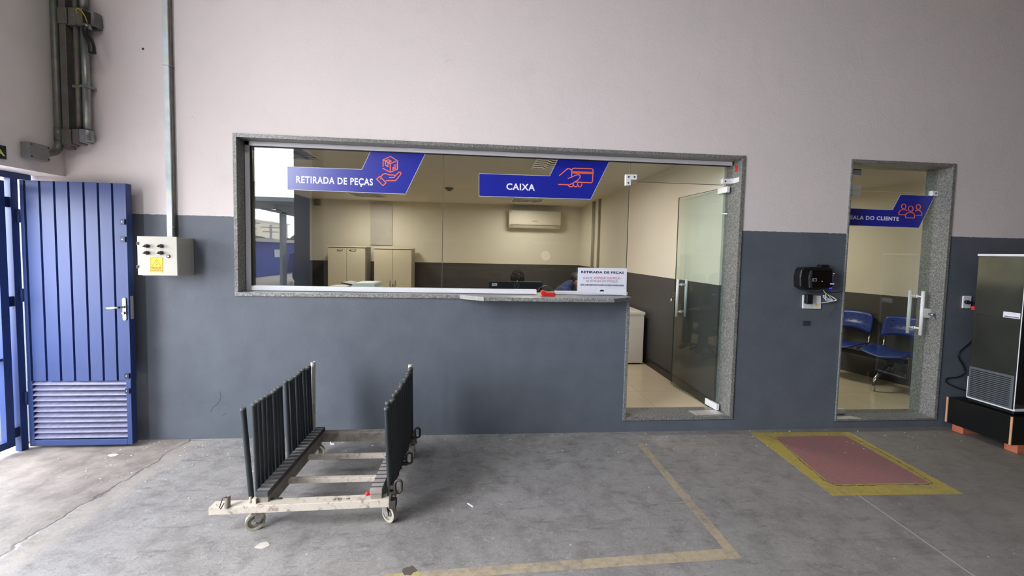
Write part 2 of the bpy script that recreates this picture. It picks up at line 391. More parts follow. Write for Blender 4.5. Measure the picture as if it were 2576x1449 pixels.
b = MB(); b.box(-3.5, 12.25, -16.25, -16, 0, 6.7); struct('wall_rear', b, BACKW)
b = MB()
for y0, y1 in ((-16.25, -5.3), (-4.6, .3)): b.box(-3.6, 12.3, y0, y1, 6.7, 6.85)
b.box(-3.6, -2.5, -5.3, -4.6, 6.7, 6.85); b.box(1.5, 12.3, -5.3, -4.6, 6.7, 6.85)  # leaves an added slot in the roof for ambient daylight
struct('ceiling', b, ROOF)
b = MB(); b.box(-3.5, 12.25, -16.25, 0.0, -.2, 0); struct('floor', b, FL)
def crack(pts, wd, mt):
    q = [W(*p) for p in pts]; m = MB(); m.strokes([q], wd, -.0009, -.0001); o = obj('plaster_crack', m, mt, bpy.data.objects['wall_back']); return o
CK = mat('dark_crack', (66, 72, 80), .8); CKL = mat('pale_crack', (176, 168, 166), .8)  # dark and pale tones of the plaster cracks
crack([(553, 985), (556, 1000), (548, 1016), (534, 1026), (530, 1036)], .0035, CK); crack([(560, 1046), (566, 1042), (569, 1040)], .004, CK)
crack([(1466, 358), (1464, 366), (1467, 374)], .0012, CKL); crack([(1758, 180), (1760, 188), (1756, 197)], .002, CKL)
crack([(480, 297), (485, 293), (489, 299)], .0012, CKL); crack([(1120, 158), (1128, 150), (1135, 152), (1142, 168)], .0012, CKL); crack([(500, 1010), (512, 1012)], .002, CK)
# office room
b = MB(); b.box(-3.9, 2.45, 5.85, 6.05, 0, 2.9); struct('wall_office_back', b, OW)
b = MB(); b.box(2.30, 2.45, .22, 5.85, 0, 2.9); struct('wall_office_right', b, OW)
b = MB(); b.box(-3.9, -3.72, .22, 5.85, 0, 2.9); struct('wall_office_left', b, NAVY)
b = MB(); b.box(-3.9, 2.45, .22, 5.85, 2.67, 2.85); struct('ceiling_office', b, CEIL)
b = MB(); b.box(-3.72, 2.30, .22, 5.85, 0, .12); struct('floor_office', b, TILE)
b = MB(); b.box(2.275, 2.30, .22, 5.85, .12, .20); b.box(-3.72, 2.275, 5.828, 5.85, .12, .20); struct('baseboard_office', b, mat('dark_skirting', (42, 38, 35), .4))
# waiting room
b = MB(); A_ = Vector((5.42, .22)); B_ = Vector((4.35, 3.6)); dn = Vector((B_.y-A_.y, A_.x-B_.x)).normalized()*.15
b.prism([A_, B_, B_+dn, A_+dn], 0, 2.7, 'xy'); b.box(2.45, 6, 3.6, 3.75, 0, 2.7)
struct('wall_waiting_room', b, WW)
b = MB(); b.box(2.45, 5.8, .22, 3.75, 2.53, 2.7); struct('ceiling_waiting_room', b, CEIL)
b = MB(); b.box(2.45, 5.8, .22, 3.75, 0, .09); struct('floor_waiting_room', b, TILE)
# granite linings
b = MB()
b.box(-1.997, -1.968, -.012, .225, 1.2, 2.514); b.box(-1.968, 2.322, -.011, .225, 2.483, 2.513)
b.box(2.322, 2.354, -.012, .225, .108, 2.514); b.box(1.338, 2.322, -.011, .225, .108, .137); b.box(1.310, 1.338, -.012, .225, .108, 1.2)
struct('trim_1', b, GR, bevel=.002)
b = MB()
b.box(3.381, 3.396, -.012, .225, .075, 2.527); b.box(3.396, 4.409, -.011, .225, 2.497, 2.526); b.box(4.409, 4.439, -.012, .225, .075, 2.527); b.box(3.396, 4.409, -.011, .225, .075, .092)
struct('trim_2', b, GR, bevel=.002)
# counter shelf / sill
b = MB()
b.prism([(-1.997, .30), (-1.997, -.015), (-.16, -.015), (.04, -.165), (1.14, -.165), (1.345, -.02), (1.345, .30)], 1.2, 1.232, 'xy')
one('granite_counter', b, m_granite('counter_granite', 1.1), 'grey granite service counter shelf below the long glass window', 'counter', (0, 0, 1.2), .002)
b = MB(); p0, p1 = (-.167, -.0165), (.04, -.171)
b.prism([(-.167, -.0165), (-.162, -.021), (.036, -.1695), (.04, -.167)], 1.199, 1.234, 'xy')
text_paper = one('paper_label', b, mat('torn_paper', (160, 158, 154), .8, var=.12, vs=60), 'worn white paper strip stuck on the slanted counter edge', 'label', (-.06, -.09, 1.215))

# ------------------------------------------------------------------ service window (window_1)
win = bpy.data.objects.new('window_1', None); COL.objects.link(win); win['kind'] = 'structure'; win.location = (0, .1, 1.232)
b = MB()
b.box(-1.966, -1.93, .10, .15, 1.232, 2.482); b.box(-1.966, 2.30, .10, .15, 2.447, 2.482)
obj('window_frame', b, ALU, win, .002)
b = MB(); b.box(-1.93, .512, .098, .152, 1.236, 1.275); b.box(.68, 1.352, .098, .152, 1.236, 1.265)
b.box(-.22, .512, .088, .098, 1.236, 1.25)
obj('bottom_rail', b, ALU, win, .002)
b = MB(); b.box(-1.931, -1.92, .112, .13, 1.27, 2.45); b.box(-1.93, 2.29, .112, .13, 2.440, 2.447); obj('rubber_seal', b, BLACKM, win)
def pane(x0, x1, z0, z1, y0, y1, holes=()):
    """glass sheet with optional round holes, cut by hand: outline stitched to the holes"""
    m = MB()
    cx = [h[0] for h in holes]
    if not holes: return m.box(x0, x1, y0, y1, z0, z1)
    bm = m.bm
    cu = bpy.data.curves.new('p', 'CURVE'); cu.dimensions = '2D'; cu.fill_mode = 'BOTH'; cu.extrude = (y1-y0)/2
    def loop(pts):
        s_ = cu.splines.new('POLY'); s_.points.add(len(pts)-1)
        for i, p in enumerate(pts): s_.points[i].co = (p[0], p[1], 0, 1)
        s_.use_cyclic_u = True
    outer = [(x0, z0), (x1, z0), (x1, z1), (x0, z1)]
    full = []
    for hx, hz, hr in holes:
        if hz-hr < z0:   # half-moon slot open at the bottom edge
            a0 = math.asin((z0-hz)/hr)
            arc = [(hx+hr*math.cos(math.pi-a0-(math.pi-2*a0)*k/24), hz+hr*math.sin(math.pi-a0-(math.pi-2*a0)*k/24)) for k in range(25)]
            outer = outer[:1]+arc+outer[1:]
        else: full.append([(hx+hr*math.cos(2*math.pi*k/32), hz+hr*math.sin(2*math.pi*k/32)) for k in range(32)])
    loop(outer)
    for f_ in full: loop(f_)
    to = bpy.data.objects.new('p', cu); COL.objects.link(to); bpy.context.view_layer.update()
    me = bpy.data.meshes.new_from_object(to.evaluated_get(bpy.context.evaluated_depsgraph_get()))
    bm.from_mesh(me)
    for v in bm.verts: v.co = (v.co.x, (y0+y1)/2+v.co.z, v.co.y)
    bpy.data.objects.remove(to); bpy.data.curves.remove(cu); bpy.data.meshes.remove(me); return m
obj('pane', pane(-1.93, -.334, 1.24, 2.46, .120, .128), GL, win)
obj('pane', pane(-.330, 1.338, 1.24, 2.46, .120, .128, [(.588, 1.583, .042), (.596, 1.235, .075)]), GL, win)
obj('pane', pane(1.342, 2.318, 2.272, 2.46, .120, .128), GL, win)
b = MB(); b.box(-.3345, -.3295, .119, .129, 1.27, 2.45); obj('pane_joint', b, mat('silicone_joint', (84, 80, 68), .4), win)
b = MB(); b.box(1.338, 1.342, .119, .129, 1.24, 2.45); obj('pane_joint', b, mat('silicone_joint', (84, 80, 68), .4), win)
b = MB(); b.box(1.405, 2.23, .119, .129, 2.269, 2.2725); obj('pane_joint', b, mat('silicone_joint', (84, 80, 68), .4), win)
b = MB(); b.ring((.596, .1175, 1.235), (.596, .1305, 1.235), .0765, .0745, 40); obj('slot_edge', b, STEEL, win)
b = MB(); b.ring((.588, .1185, 1.583), (.588, .1295, 1.583), .043, .0415, 40); obj('speaking_hole_edge', b, mat('frosted_rim', (196, 190, 172), .4), win)
def gfit(name, polyline, parent, y0=.108, y1=.14, screws=()):
    m = MB(); m.prism(polyline, y0, y1); o = obj(name, m, WHITE, parent, .003)
    if screws:
        s_ = MB()
        for sx, sz in screws: s_.cyl((sx, y0-.002, sz), (sx, y0+.003, sz), .008, 16)
        obj('screw', s_, STEEL, o)
    return o
gfit('patch_fitting', [(1.300, 2.332), (1.406, 2.334), (1.406, 2.288), (1.350, 2.286), (1.350, 2.234), (1.300, 2.232)], win, screws=[(1.326, 2.31), (1.38, 2.311), (1.325, 2.256)])
gfit('patch_fitting', [(2.215, 2.326), (2.318, 2.328), (2.318, 2.282), (2.222, 2.278), (2.215, 2.29)], win, .10, .14, screws=[(2.24, 2.302), (2.295, 2.303)])
b = MB(); b.box(2.318, 2.322, .02, .10, 2.285, 2.33); b.box(2.29, 2.322, .095, .101, 2.285, 2.33); obj('wall_bracket', b, WHITE, win, .001)

# open glass door (door_1)
HX, HY = 2.285, .124; FX, FY = 2.213, .93
dd = Vector((FX-HX, FY-HY)); L_ = dd.length; ang = math.atan2(dd.y, dd.x); dv = dd.normalized(); nv = Vector((-dv.y, dv.x))
dr = bpy.data.objects.new('door_1', None); COL.objects.link(dr); dr['kind'] = 'structure'; dr.location = (HX, HY, .14)
def D(s_, n_=0.0, z=0.0): return (HX+dv.x*s_+nv.x*n_, HY+dv.y*s_+nv.y*n_, z)
def dbox(m, s0, s1, n0, n1, z0, z1): return m.hexa([D(s0, n0, z0), D(s1, n0, z0), D(s1, n1, z0), D(s0, n1, z0), D(s0, n0, z1), D(s1, n0, z1), D(s1, n1, z1), D(s0, n1, z1)])
obj('pane', dbox(MB(), 0, L_, -.004, .004, .146, 2.255), GLG, dr)
EDG = mat('glass_edge_green', (58, 84, 76), .2)
m = dbox(MB(), L_, L_+.002, -.005, .005, .146, 2.255); dbox(m, 0, L_, -.005, .005, .144, .147); dbox(m, 0, L_, -.005, .005, 2.254, 2.257); obj('glass_edge', m, EDG, dr)
obj('patch_fitting', dbox(MB(), -.005, .13, -.016, .016, 2.205, 2.26), WHITE, dr, .003)
obj('patch_fitting', dbox(MB(), -.005, .17, -.016, .016, .141, .20), WHITE, dr, .003)
def bar_handle(parent, P3, nrm, z0, z1, bolt):
    """pair of vertical bars through the glass at P3(point) with normal nrm"""
    for s_ in (1, -1):
        m = MB(); q = Vector(P3)+Vector(nrm)*.052*s_
        m.cyl((q.x, q.y, z0), (q.x, q.y, z1), .0145, 20)
        for zz in bolt:
            a = Vector((P3[0], P3[1], zz)); m.cyl(a+Vector(nrm)*.004*s_, a+Vector(nrm)*.045*s_, .008, 14); m.cyl(a+Vector(nrm)*.004*s_, a+Vector(nrm)*.012*s_, .015, 16)
        obj('handle_bar', m, WHITE, parent)
hp = D(L_-.13, 0, 0); bar_handle(dr, hp, (nv.x, nv.y, 0), .935, 1.35, (1.29, .99))
m = dbox(MB(), L_-.052, L_+.006, -.02, .02, 1.10, 1.19); lk = obj('lock', m, STEEL, dr, .003)
m = MB(); q = Vector(D(L_-.02, .0, 1.145)); m.cyl(q, q+Vector((nv.x, nv.y, 0))*.05, .008, 12); m.rbox(q+Vector((nv.x, nv.y, -.01))*.055, (.003, .012, .018), (0, 0, .3)); m.rbox(q+Vector((nv.x*.055, nv.y*.055, -.03)), (.002, .006, .022), (0, .2, .8))
obj('key', m, STEEL, lk)
b = MB(); b.prism([(2.0, .124), (2.28, .13), (2.29, .03), (2.02, .019)], .137, .141, 'xy')
one('floor_spring_plate', b, mat('zinc_cover_plate', (206, 202, 194), .35, .3), 'pale metal floor spring plate on the threshold of the open glass door', 'door hardware', (2.15, .07, .137), .0008)
b = MB(); b.box(2.318, 2.3215, .05, .085, 2.385, 2.44)
one('red_sticker', b, RED, 'small red square sticker high on the granite jamb', 'sticker', (2.32, .07, 2.41))

# closed glass door (door_2)
d2 = bpy.data.objects.new('door_2', None); COL.objects.link(d2); d2['kind'] = 'structure'; d2.location = (3.9, .124, .092)
obj('pane', MB().box(3.414, 4.404, .120, .128, .10, 2.262), GLG, d2)
obj('transom_pane', MB().box(3.41, 4.408, .120, .128, 2.268, 2.497), GLG, d2)
m = MB(); m.box(3.412, 3.605, .106, .142, 2.268, 2.318); obj('patch_fitting', m, WHITE, d2, .006)
m = MB(); m.box(3.412, 3.60, .106, .142, 2.212, 2.262); obj('patch_fitting', m, WHITE, d2, .006)
m = MB(); m.box(4.345, 4.409, .10, .14, 2.24, 2.29); o = obj('stop_fitting', m, WHITE, d2, .006)
m = MB(); m.cyl((4.38, .097, 2.265), (4.38, .102, 2.265), .009, 14); obj('screw', m, STEEL, o)
m = MB(); m.box(3.412, 3.59, .106, .142, .094, .145); obj('patch_fitting', m, WHITE, d2, .006)
bar_handle(d2, (4.285, .124, 0), (.2, -.98, 0), .885, 1.315, (1.262, .95))
m = MB(); m.box(4.37, 4.43, .09, .15, 1.05, 1.14); lk = obj('lock', m, WHITE, d2, .008)
m = MB(); m.cyl((4.395, .05, 1.09), (4.395, .095, 1.09), .012, 14); m.rbox((4.395, .045, 1.085), (.02, .003, .014), (0, .4, 0)); m.rbox((4.408, .04, 1.065), (.018, .003, .008), (0, 1.2, 0)); obj('key', m, STEEL, lk)
b = MB(); b.prism([(3.395, .06), (3.60, .06), (3.66, -.008), (3.395, -.008)], .092, .096, 'xy')
one('floor_spring_plate', b, _mc['zinc_cover_plate'], 'pale metal floor spring plate on the sill of the closed glass door', 'door hardware', (3.5, .02, .092), .0008)

# ------------------------------------------------------------------ vinyl signs
def sign(name, label, outline, Y, words, rect, icon, bold=.035, extra=None):
    t_ = thing(name, label, 'sign', (*[(outline[0][0]), Y], outline[0][1]))
    cx = sum(p[0] for p in outline)/len(outline); cz = sum(p[1] for p in outline)/len(outline)
    m = MB(); m.prism(outline, Y-.0012, Y-.0002); obj('vinyl_panel', m, VINYL, t_)
    m = MB()
    for i in range(len(outline)):
        a, c = Vector(outline[i]), Vector(outline[(i+1) % len(outline)]); d = (c-a).normalized(); n_ = Vector((-d.y, d.x))*.0022
        m.prism([a-n_, c-n_, c+n_, a+n_], Y-.0016, Y-.0004)
    obj('pale_border', m, EDGEW, t_)
    obj('lettering', text_mb(words, rect, Y-.0018, .0005, bold*.75), LETTER, t_)
    m = MB(); m.strokes(icon, .0085 if not extra else extra, Y-.0026, Y-.0012); return t_, obj('pictogram', m, ORANGE, t_)
Y1 = .120
def Z6(x, y): return W(700+x/6.44, 370+y/6.44, Y1)
def Z7(x, y): return W(1190+x/7.1556, 380+y/7.1556, Y1)
def arc(cx, cy, r, a0, a1, n=8, f=None, ry=None):
    return [f(cx+r*math.cos(R(a0+(a1-a0)*k/n)), cy+(ry or r)*math.sin(R(a0+(a1-a0)*k/n))) for k in range(n+1)]
out = [Z6(150, 318), Z6(1355, 362), Z6(1520, 20), Z6(2408, 55), Z6(2062, 762), Z6(155, 688)]
out = [(out[0][0], out[0][1]), out[1], out[2], out[3], out[4], out[5]]
ic = [[Z6(*p) for p in l] for l in [
    [(1700, 315), (1700, 208), (1818, 152), (1932, 222), (1932, 358), (1815, 408), (1696, 345)],
    [(1700, 208), (1815, 268), (1902, 232)], [(1815, 268), (1815, 405)],
    [(1730, 228), (1790, 205), (1832, 228), (1780, 250)], [(1735, 240), (1738, 292), (1780, 320), (1778, 255)],
    [(1880, 298), (1908, 286)], [(1855, 338), (1908, 315)], [(1855, 362), (1905, 342)],
    [(1595, 520), (1648, 475), (1748, 580), (1697, 625), (1595, 520)],
    [(1668, 475), (1700, 440), (1745, 430), (1800, 452), (1880, 452), (1895, 470), (1880, 492), (1800, 496)],
    [(1895, 470), (1950, 412), (1975, 405), (1990, 425), (1985, 445), (1900, 545), (1750, 545)]]]
ic.append([Z6(1655, 516), Z6(1656, 517)])
sign('pickup_sign', 'blue vinyl sign reading RETIRADA DE PEÇAS with a box over a hand, on window', out, Y1, 'RETIRADA DE PEÇAS', (*Z6(292, 580), *Z6(1535, 505)), ic)
s_out = [Z7(108, 405), Z7(1380, 448), Z7(1562, 72), Z7(2490, 112), Z7(2115, 868), Z7(108, 812)]
ic = [[Z7(*p) for p in l] for l in [
    [(1556, 440), (1700, 318), (1725, 315), (1780, 345)],
    [(1712, 495), (1850, 435), (1900, 422), (1928, 445), (1925, 480), (1880, 530), (1830, 555), (1790, 585), (1725, 608)],
    [(1775, 455), (1775, 345), (1790, 320), (1815, 310), (2130, 318), (2155, 330), (2160, 352), (2150, 545), (2135, 568), (2110, 572), (1830, 558)],
    [(1540, 602), (1700, 606), (1735, 640), (1775, 645), (1800, 625), (1805, 580)],
    [(1805, 600), (1818, 635), (1850, 648), (1878, 625), (1885, 585)], [(1885, 610), (1905, 645), (1930, 645), (1955, 620), (1958, 588)]]]
t_, pic = sign('cashier_sign', 'blue vinyl sign reading CAIXA with a hand holding a bank card, right of the window', s_out, Y1, 'CAIXA', (*Z7(598, 697), *Z7(1116, 590)), ic)
m = MB(); m.prism([Z7(1785, 362), Z7(2152, 372), Z7(2148, 416), Z7(1785, 405)], Y1-.0024, Y1-.0012); obj('card_stripe', m, ORANGE2, t_)
def Z8(x, y): return W(2060+x/3.8132, 380+y/3.8132, Y1)
s_out = [(3.416, Z8(296, 550)[1]), Z8(705, 565), Z8(782, 418), Z8(1110, 430), Z8(957, 738), (3.416, Z8(285, 712)[1])]
ic = [arc(812, 532, 21, 0, 360, 12, Z8, 24), arc(880, 553, 23, 0, 360, 12, Z8, 26), arc(952, 537, 21, 0, 360, 12, Z8, 24),
      [Z8(*p) for p in [(828, 612), (768, 610), (764, 590), (780, 570), (800, 563), (830, 563), (842, 572)]],
      [Z8(*p) for p in [(830, 640), (828, 615), (845, 594), (870, 588), (895, 590), (915, 608), (916, 640), (905, 643), (840, 641), (830, 640)]],
      [Z8(*p) for p in [(925, 575), (945, 568), (968, 572), (985, 592), (985, 616), (930, 618)]]]
sign('waiting_room_sign', 'dark blue vinyl sign reading SALA DO CLIENTE on the closed glass door', s_out, Y1, 'SALA DO CLIENTE', (*Z8(298, 655), *Z8(768, 630)), ic, extra=.0075)
b = MB(); b.prism([Z8(318, 178), Z8(408, 182), Z8(404, 235), Z8(314, 222)], Y1-.001, Y1-.0002)
b.mi = 1; b.prism([Z8(318, 170), Z8(408, 175), Z8(408, 184), Z8(318, 180)], Y1-.0016, Y1-.0003); b.prism([Z8(318, 204), Z8(332, 205), Z8(331, 216), Z8(317, 215)], Y1-.0016, Y1-.0003)
one('door_label', b, [PAPER, mat('brown_ink', (90, 70, 66), .6)], 'small white printed label at the top left of the closed glass door', 'label', (3.43, .119, 2.4))

# notice board on the counter
def ZN(x, y, Y=.094): return W(1140+x/5.3667, 640+y/5.3667, Y)
nt = thing('notice_board', 'white printed notice board reading RETIRADA DE PEÇAS standing on the counter', 'notice', (1.1, .094, 1.232))
m = MB(); m.prism([ZN(1686, 178), ZN(2346, 188), ZN(2338, 556), ZN(1676, 505)], .0945, .0975); obj('board', m, PAPER, nt)
def ntext(s_, a, c, mt, bold): return obj('printed_line', text_mb(s_, (*ZN(*a), *ZN(*c)), .0936, .0008, bold), mt, nt)
ntext('RETIRADA DE PEÇAS', (1728, 252), (2305, 230), INK, .035)
ntext('CLIENTE,', (1755, 330), (1880, 305), INKG, .0); ntext('VERIFIQUE SUAS PEÇAS', (1897, 332), (2258, 305), INKR, .0)
ntext('NA RETIRADA DO ESTOQUE.', (1793, 372), (2228, 350), INKG, .0)
ntext('NÃO ACEITAMOS DEVOLUÇÃO DE PEÇAS DANIFICADAS', (1717, 421), (2302, 407), INK, .03)
m = MB(); m.prism([ZN(1935, 512), ZN(1962, 462), ZN(2341, 468), ZN(2339, 553), ZN(1935, 522)], .0938, .0946); obj('footer_band', m, LETTER, nt)
m = MB(); m.prism([ZN(1976, 495), ZN(1984, 482), ZN(2000, 476), ZN(2026, 478), ZN(2036, 486), ZN(2037, 500), ZN(1976, 500)], .093, .0939); m.strokes([[ZN(1990, 496), ZN(2002, 484)]], .0015, .0925, .0931)
obj('small_emblem', m, INK, nt)

# red stapler-like dispenser on the counter
t_ = thing('red_tape_dispenser', 'small red plastic dispenser on the granite counter by the half-moon slot', 'dispenser', (.59, -.02, 1.232))
m = MB(); m.prism([(.545, 1.232), (.655, 1.232), (.66, 1.25), (.65, 1.272), (.60, 1.268), (.545, 1.282), (.53, 1.27)], -.045, .02); obj('body', m, RED, t_, .006)
m = MB(); m.box(.575, .65, -.047, -.03, 1.262, 1.27); obj('metal_tooth', m, mat('gold_print', (205, 150, 110), .4, .5), t_)

# ------------------------------------------------------------------ office contents
OX = 'cream'
def cabinet(x0, x1, y0, y1, z1, label, low=False):
    t_ = thing('storage_cabinet', label, 'cabinet', ((x0+x1)/2, (y0+y1)/2, .12))
    m = MB(); m.box(x0, x1, y0+.02, y1, .12, z1-.025); obj('carcass', m, CABS, t_, .003)
    m = MB(); m.box(x0-.012, x1+.012, y0-.01, y1+.0, z1-.025, z1); obj('top', m, CABW, t_, .003)
    xm = (x0+x1)/2
    for a, c, s_ in ((x0+.003, xm-.003, 1), (xm+.003, x1-.003, -1)):
        m = MB(); m.box(a, c, y0, y0+.019, .17, z1-.04); d_ = obj('door', m, CABW, t_, .002)
        if not low:
            hx = (c-.13 if s_ == 1 else a+.13); m = MB(); m.prism([(hx-.05, z1-.10), (hx+.05, z1-.10), (hx+.065, z1-.07), (hx-.05, z1-.07)], y0-.006, y0+.001); m.mi = 1; m.prism([(hx-.04, z1-.094), (hx+.045, z1-.094), (hx+.052, z1-.076), (hx-.04, z1-.076)], y0-.008, y0-.005); obj('recessed_pull', m, [BLACK, CABW], d_)
        else:
            hx = (c-.05 if s_ == 1 else a+.05); m = MB(); m.tube([(hx, y0, .95), (hx, y0-.025, .93), (hx, y0-.028, .87), (hx, y0-.025, .81), (hx, y0, .79)], .007, 8); obj('pull', m, STEEL, d_)
    if not low: m = MB(); m.cyl((xm+.07, y0-.004, z1-.085), (xm+.07, y0+.002, z1-.085), .011, 12); obj('keyhole', m, BLACK, t_)
    else: m = MB(); m.cyl((xm+.005, y0-.012, .87), (xm+.005, y0+.002, .87), .009, 12); m.box(xm, xm+.012, y0-.016, y0-.01, .80, .86); obj('keyhole', m, BLACK, t_)
    return t_
cabinet(-3.13, -2.38, 5.25, 5.70, 1.655, 'cream two-door office cabinet with cut-out pulls, left one behind the window')
cabinet(-2.21, -1.44, 5.30, 5.75, 1.64, 'cream two-door office cabinet with metal bow pulls, right one behind the window', True)
# fold: side unit by the door
t_ = thing('low_cabinet', 'low cream sideboard seen through the open glass door', 'cabinet', (1.9, 2.0, .12))
m = MB(); m.box(1.55, 2.225, 1.80, 2.60, .14, .80); obj('carcass', m, mat('sideboard_laminate', (226, 220, 208), .45, vs=5, var=.02), t_, .003)
m = MB(); m.box(1.545, 2.235, 1.79, 2.61, .80, .835); obj('top', m, mat('sideboard_laminate', (226, 220, 208)), t_, .003)
m = MB(); m.box(1.58, 2.20, 1.83, 2.57, .12, .14); obj('plinth', m, BLACKM, t_)
# desks under the sill (tops seen at grazing angle only)
def desk(x0, x1, y0, y1, label):
    t_ = thing('office_desk', label, 'desk', ((x0+x1)/2, (y0+y1)/2, .12))
    obj('desktop', MB().box(x0, x1, y0, y1, .845, .87), mat('dark_desk_laminate', (92, 80, 68), .4), t_, .002)
    for x in (x0+.02, x1-.06): obj('leg_panel', MB().box(x, x+.04, y0+.05, y1-.05, .12, .845), GREYB, t_)
desk(-1.9, -.9, .75, 1.45, 'dark topped office desk carrying the white printer'); desk(-.4, 1.1, .60, 1.30, 'dark topped office desk carrying the computer monitor')
# printer
t_ = thing('printer', 'white desktop scanner printer with document feeder behind the window sill', 'printer', (-1.37, 1.0, .87))
PW = mat('printer_white', (222, 230, 226), .4, vs=6, var=.02)
m = MB(); m.box(-1.64, -1.09, .85, 1.25, .87, 1.165); m.box(-1.62, -1.10, .86, 1.24, 1.165, 1.198); obj('body', m, PW, t_, .01)
m = MB(); m.prism([(-1.36, 1.198), (-1.33, 1.225), (-1.31, 1.247), (-1.12, 1.25), (-1.10, 1.24), (-1.10, 1.198)], .88, 1.2); obj('document_feeder', m, PW, t_, .005)
m = MB(); m.prism([(-1.46, 1.243), (-1.44, 1.252), (-1.33, 1.232), (-1.345, 1.215)], .9, 1.18); obj('feeder_tray', m, BLACK, t_, .003)
m = MB(); m.box(-1.18, -1.155, .848, .852, 1.175, 1.19); obj('button', m, BLACK, t_)
# monitor, seen from behind
t_ = thing('computer_monitor', 'black computer monitor seen from behind with round maker logo', 'monitor', (.39, .97, .87))
DK = mat('monitor_shell', (24, 27, 38), .45)
m = MB(); m.box(.09, .69, .93, .965, .94, 1.287); obj('shell', m, DK, t_, .008)
m = MB(); m.box(.10, .68, .965, .975, .95, 1.28); obj('screen', m, BLACKM, t_)
m = MB(); m.cyl((.39, .99, .88), (.39, .99, 1.1), .02); m.cyl((.39, .95, .87), (.39, .95, .885), .11, 28); obj('stand', m, BLACK, t_)
m = MB(); m.ring((.405, .9265, 1.243), (.405, .931, 1.243), .031, .027, 32); text_mb('DELL', (.382, 1.237, .428, 1.249), .9285, .001, .02, m); obj('logo', m, STEEL, t_)
m = MB(); m.box(.135, .19, .9285, .9305, 1.235, 1.262); m.mi = 1; m.box(.14, .185, .9275, .929, 1.243, 1.253); obj('sticker', m, [PAPER, GREYB], t_)
# air conditioner
t_ = thing('air_conditioner', 'white split air conditioner high on the office back wall', 'air conditioner', (1.2, 5.7, 2.2))
ACM = mat('ac_plastic', (206, 198, 180), .4, vs=4, var=.02)
m = MB(); m.prism([(5.62, 2.54), (5.85, 2.54), (5.85, 2.16), (5.70, 2.14), (5.62, 2.22)], .62, 1.80, 'yz'); obj('body', m, ACM, t_, .02, 3)
m = MB(); m.box(.67, 1.75, 5.612, 5.622, 2.215, 2.222); m.box(.65, .68, 5.612, 5.622, 2.49, 2.51); obj('seam', m, GREYB, t_)
m = MB(); m.rbox((1.21, 5.655, 2.175), (.5, .004, .028), (R(38), 0, 0)); obj('vane', m, ACM, t_)
m = MB(); m.box(1.15, 1.27, 5.613, 5.62, 2.30, 2.312); obj('badge', m, GREYB, t_)
# ceiling fixtures
def louvre(x, y, label, s_=.31):
    t_ = thing('ceiling_light', label, 'ceiling light', (x, y, 2.66), 'louvred ceiling lights in the office')
    m = MB()
    for a in (-1, 1): m.box(x+a*s_-.012, x+a*s_+.012, y-s_, y+s_, 2.645, 2.672); m.box(x-s_, x+s_, y+a*s_-.012, y+a*s_+.012, 2.645, 2.672)
    obj('frame', m, ALU, t_)
    m = MB()
    for k in range(1, 4): xx = x-s_+k*s_/2; m.prism([(xx-.018, 2.648), (xx+.018, 2.648), (xx+.003, 2.668), (xx-.003, 2.668)], y-s_, y+s_)
    for k in range(1, 6):
        yy = y-s_+k*s_/3; m.prism([(yy-.02, 2.648), (yy+.02, 2.648), (yy+.003, 2.668), (yy-.003, 2.668)], x-s_, x+s_, 'yz')
    obj('louvre', m, CHROME, t_)
louvre(.93, 1.3, 'square louvred ceiling light nearest the window, behind the CAIXA sign')
louvre(-2.2, 4.75, 'square louvred ceiling light at the far left of the office ceiling')
louvre(.93, 4.75, 'square louvred ceiling light in front of the air conditioner')
louvre(-2.2, 1.3, 'square louvred ceiling light behind the RETIRADA DE PEÇAS sign')
m = MB(); m.cyl((-.54, 3.59, 2.645), (-.54, 3.59, 2.67), .07, 24); m.cyl((-.54, 3.59, 2.62), (-.54, 3.59, 2.645), .035, 20)
one('smoke_detector', m, GREYB, 'small round detector on the office ceiling', 'detector', (-.54, 3.59, 2.65))
m = MB(); m.box(-3.60, -3.49, 5.76, 5.85, 2.53, 2.64)
one('wall_speaker', m, GREYB, 'small grey box high in the far left corner of the office', 'box', (-3.55, 5.8, 2.58), .006)
b = MB(); b.box(-2.42, -1.95, 5.825, 5.85, 1.70, 2.62)
one('reflection_panel', b, mat('pale_panel', (196, 190, 180), .5, vs=3), 'tall pale panel standing in for a reflection above the right cream cabinet', 'board', (-2.2, 5.84, 2.1), .003)  # pale panel added to imitate a reflection in the glass
for yy, lb in ((4.72, 'left of the two grey wall conduits on the office right wall'), (4.28, 'right of the two grey wall conduits on the office right wall')):
    m = MB(); m.cyl((2.275, yy, .9), (2.275, yy, 2.66), .02, 14)
    if yy > 4.5: m.cyl((2.275, yy-.07, .9), (2.275, yy-.07, 2.66), .016, 12)
    one('wall_conduit', m, mat('pale_conduit', (176, 170, 152), .45), lb, 'conduit', (2.275, yy, .9))

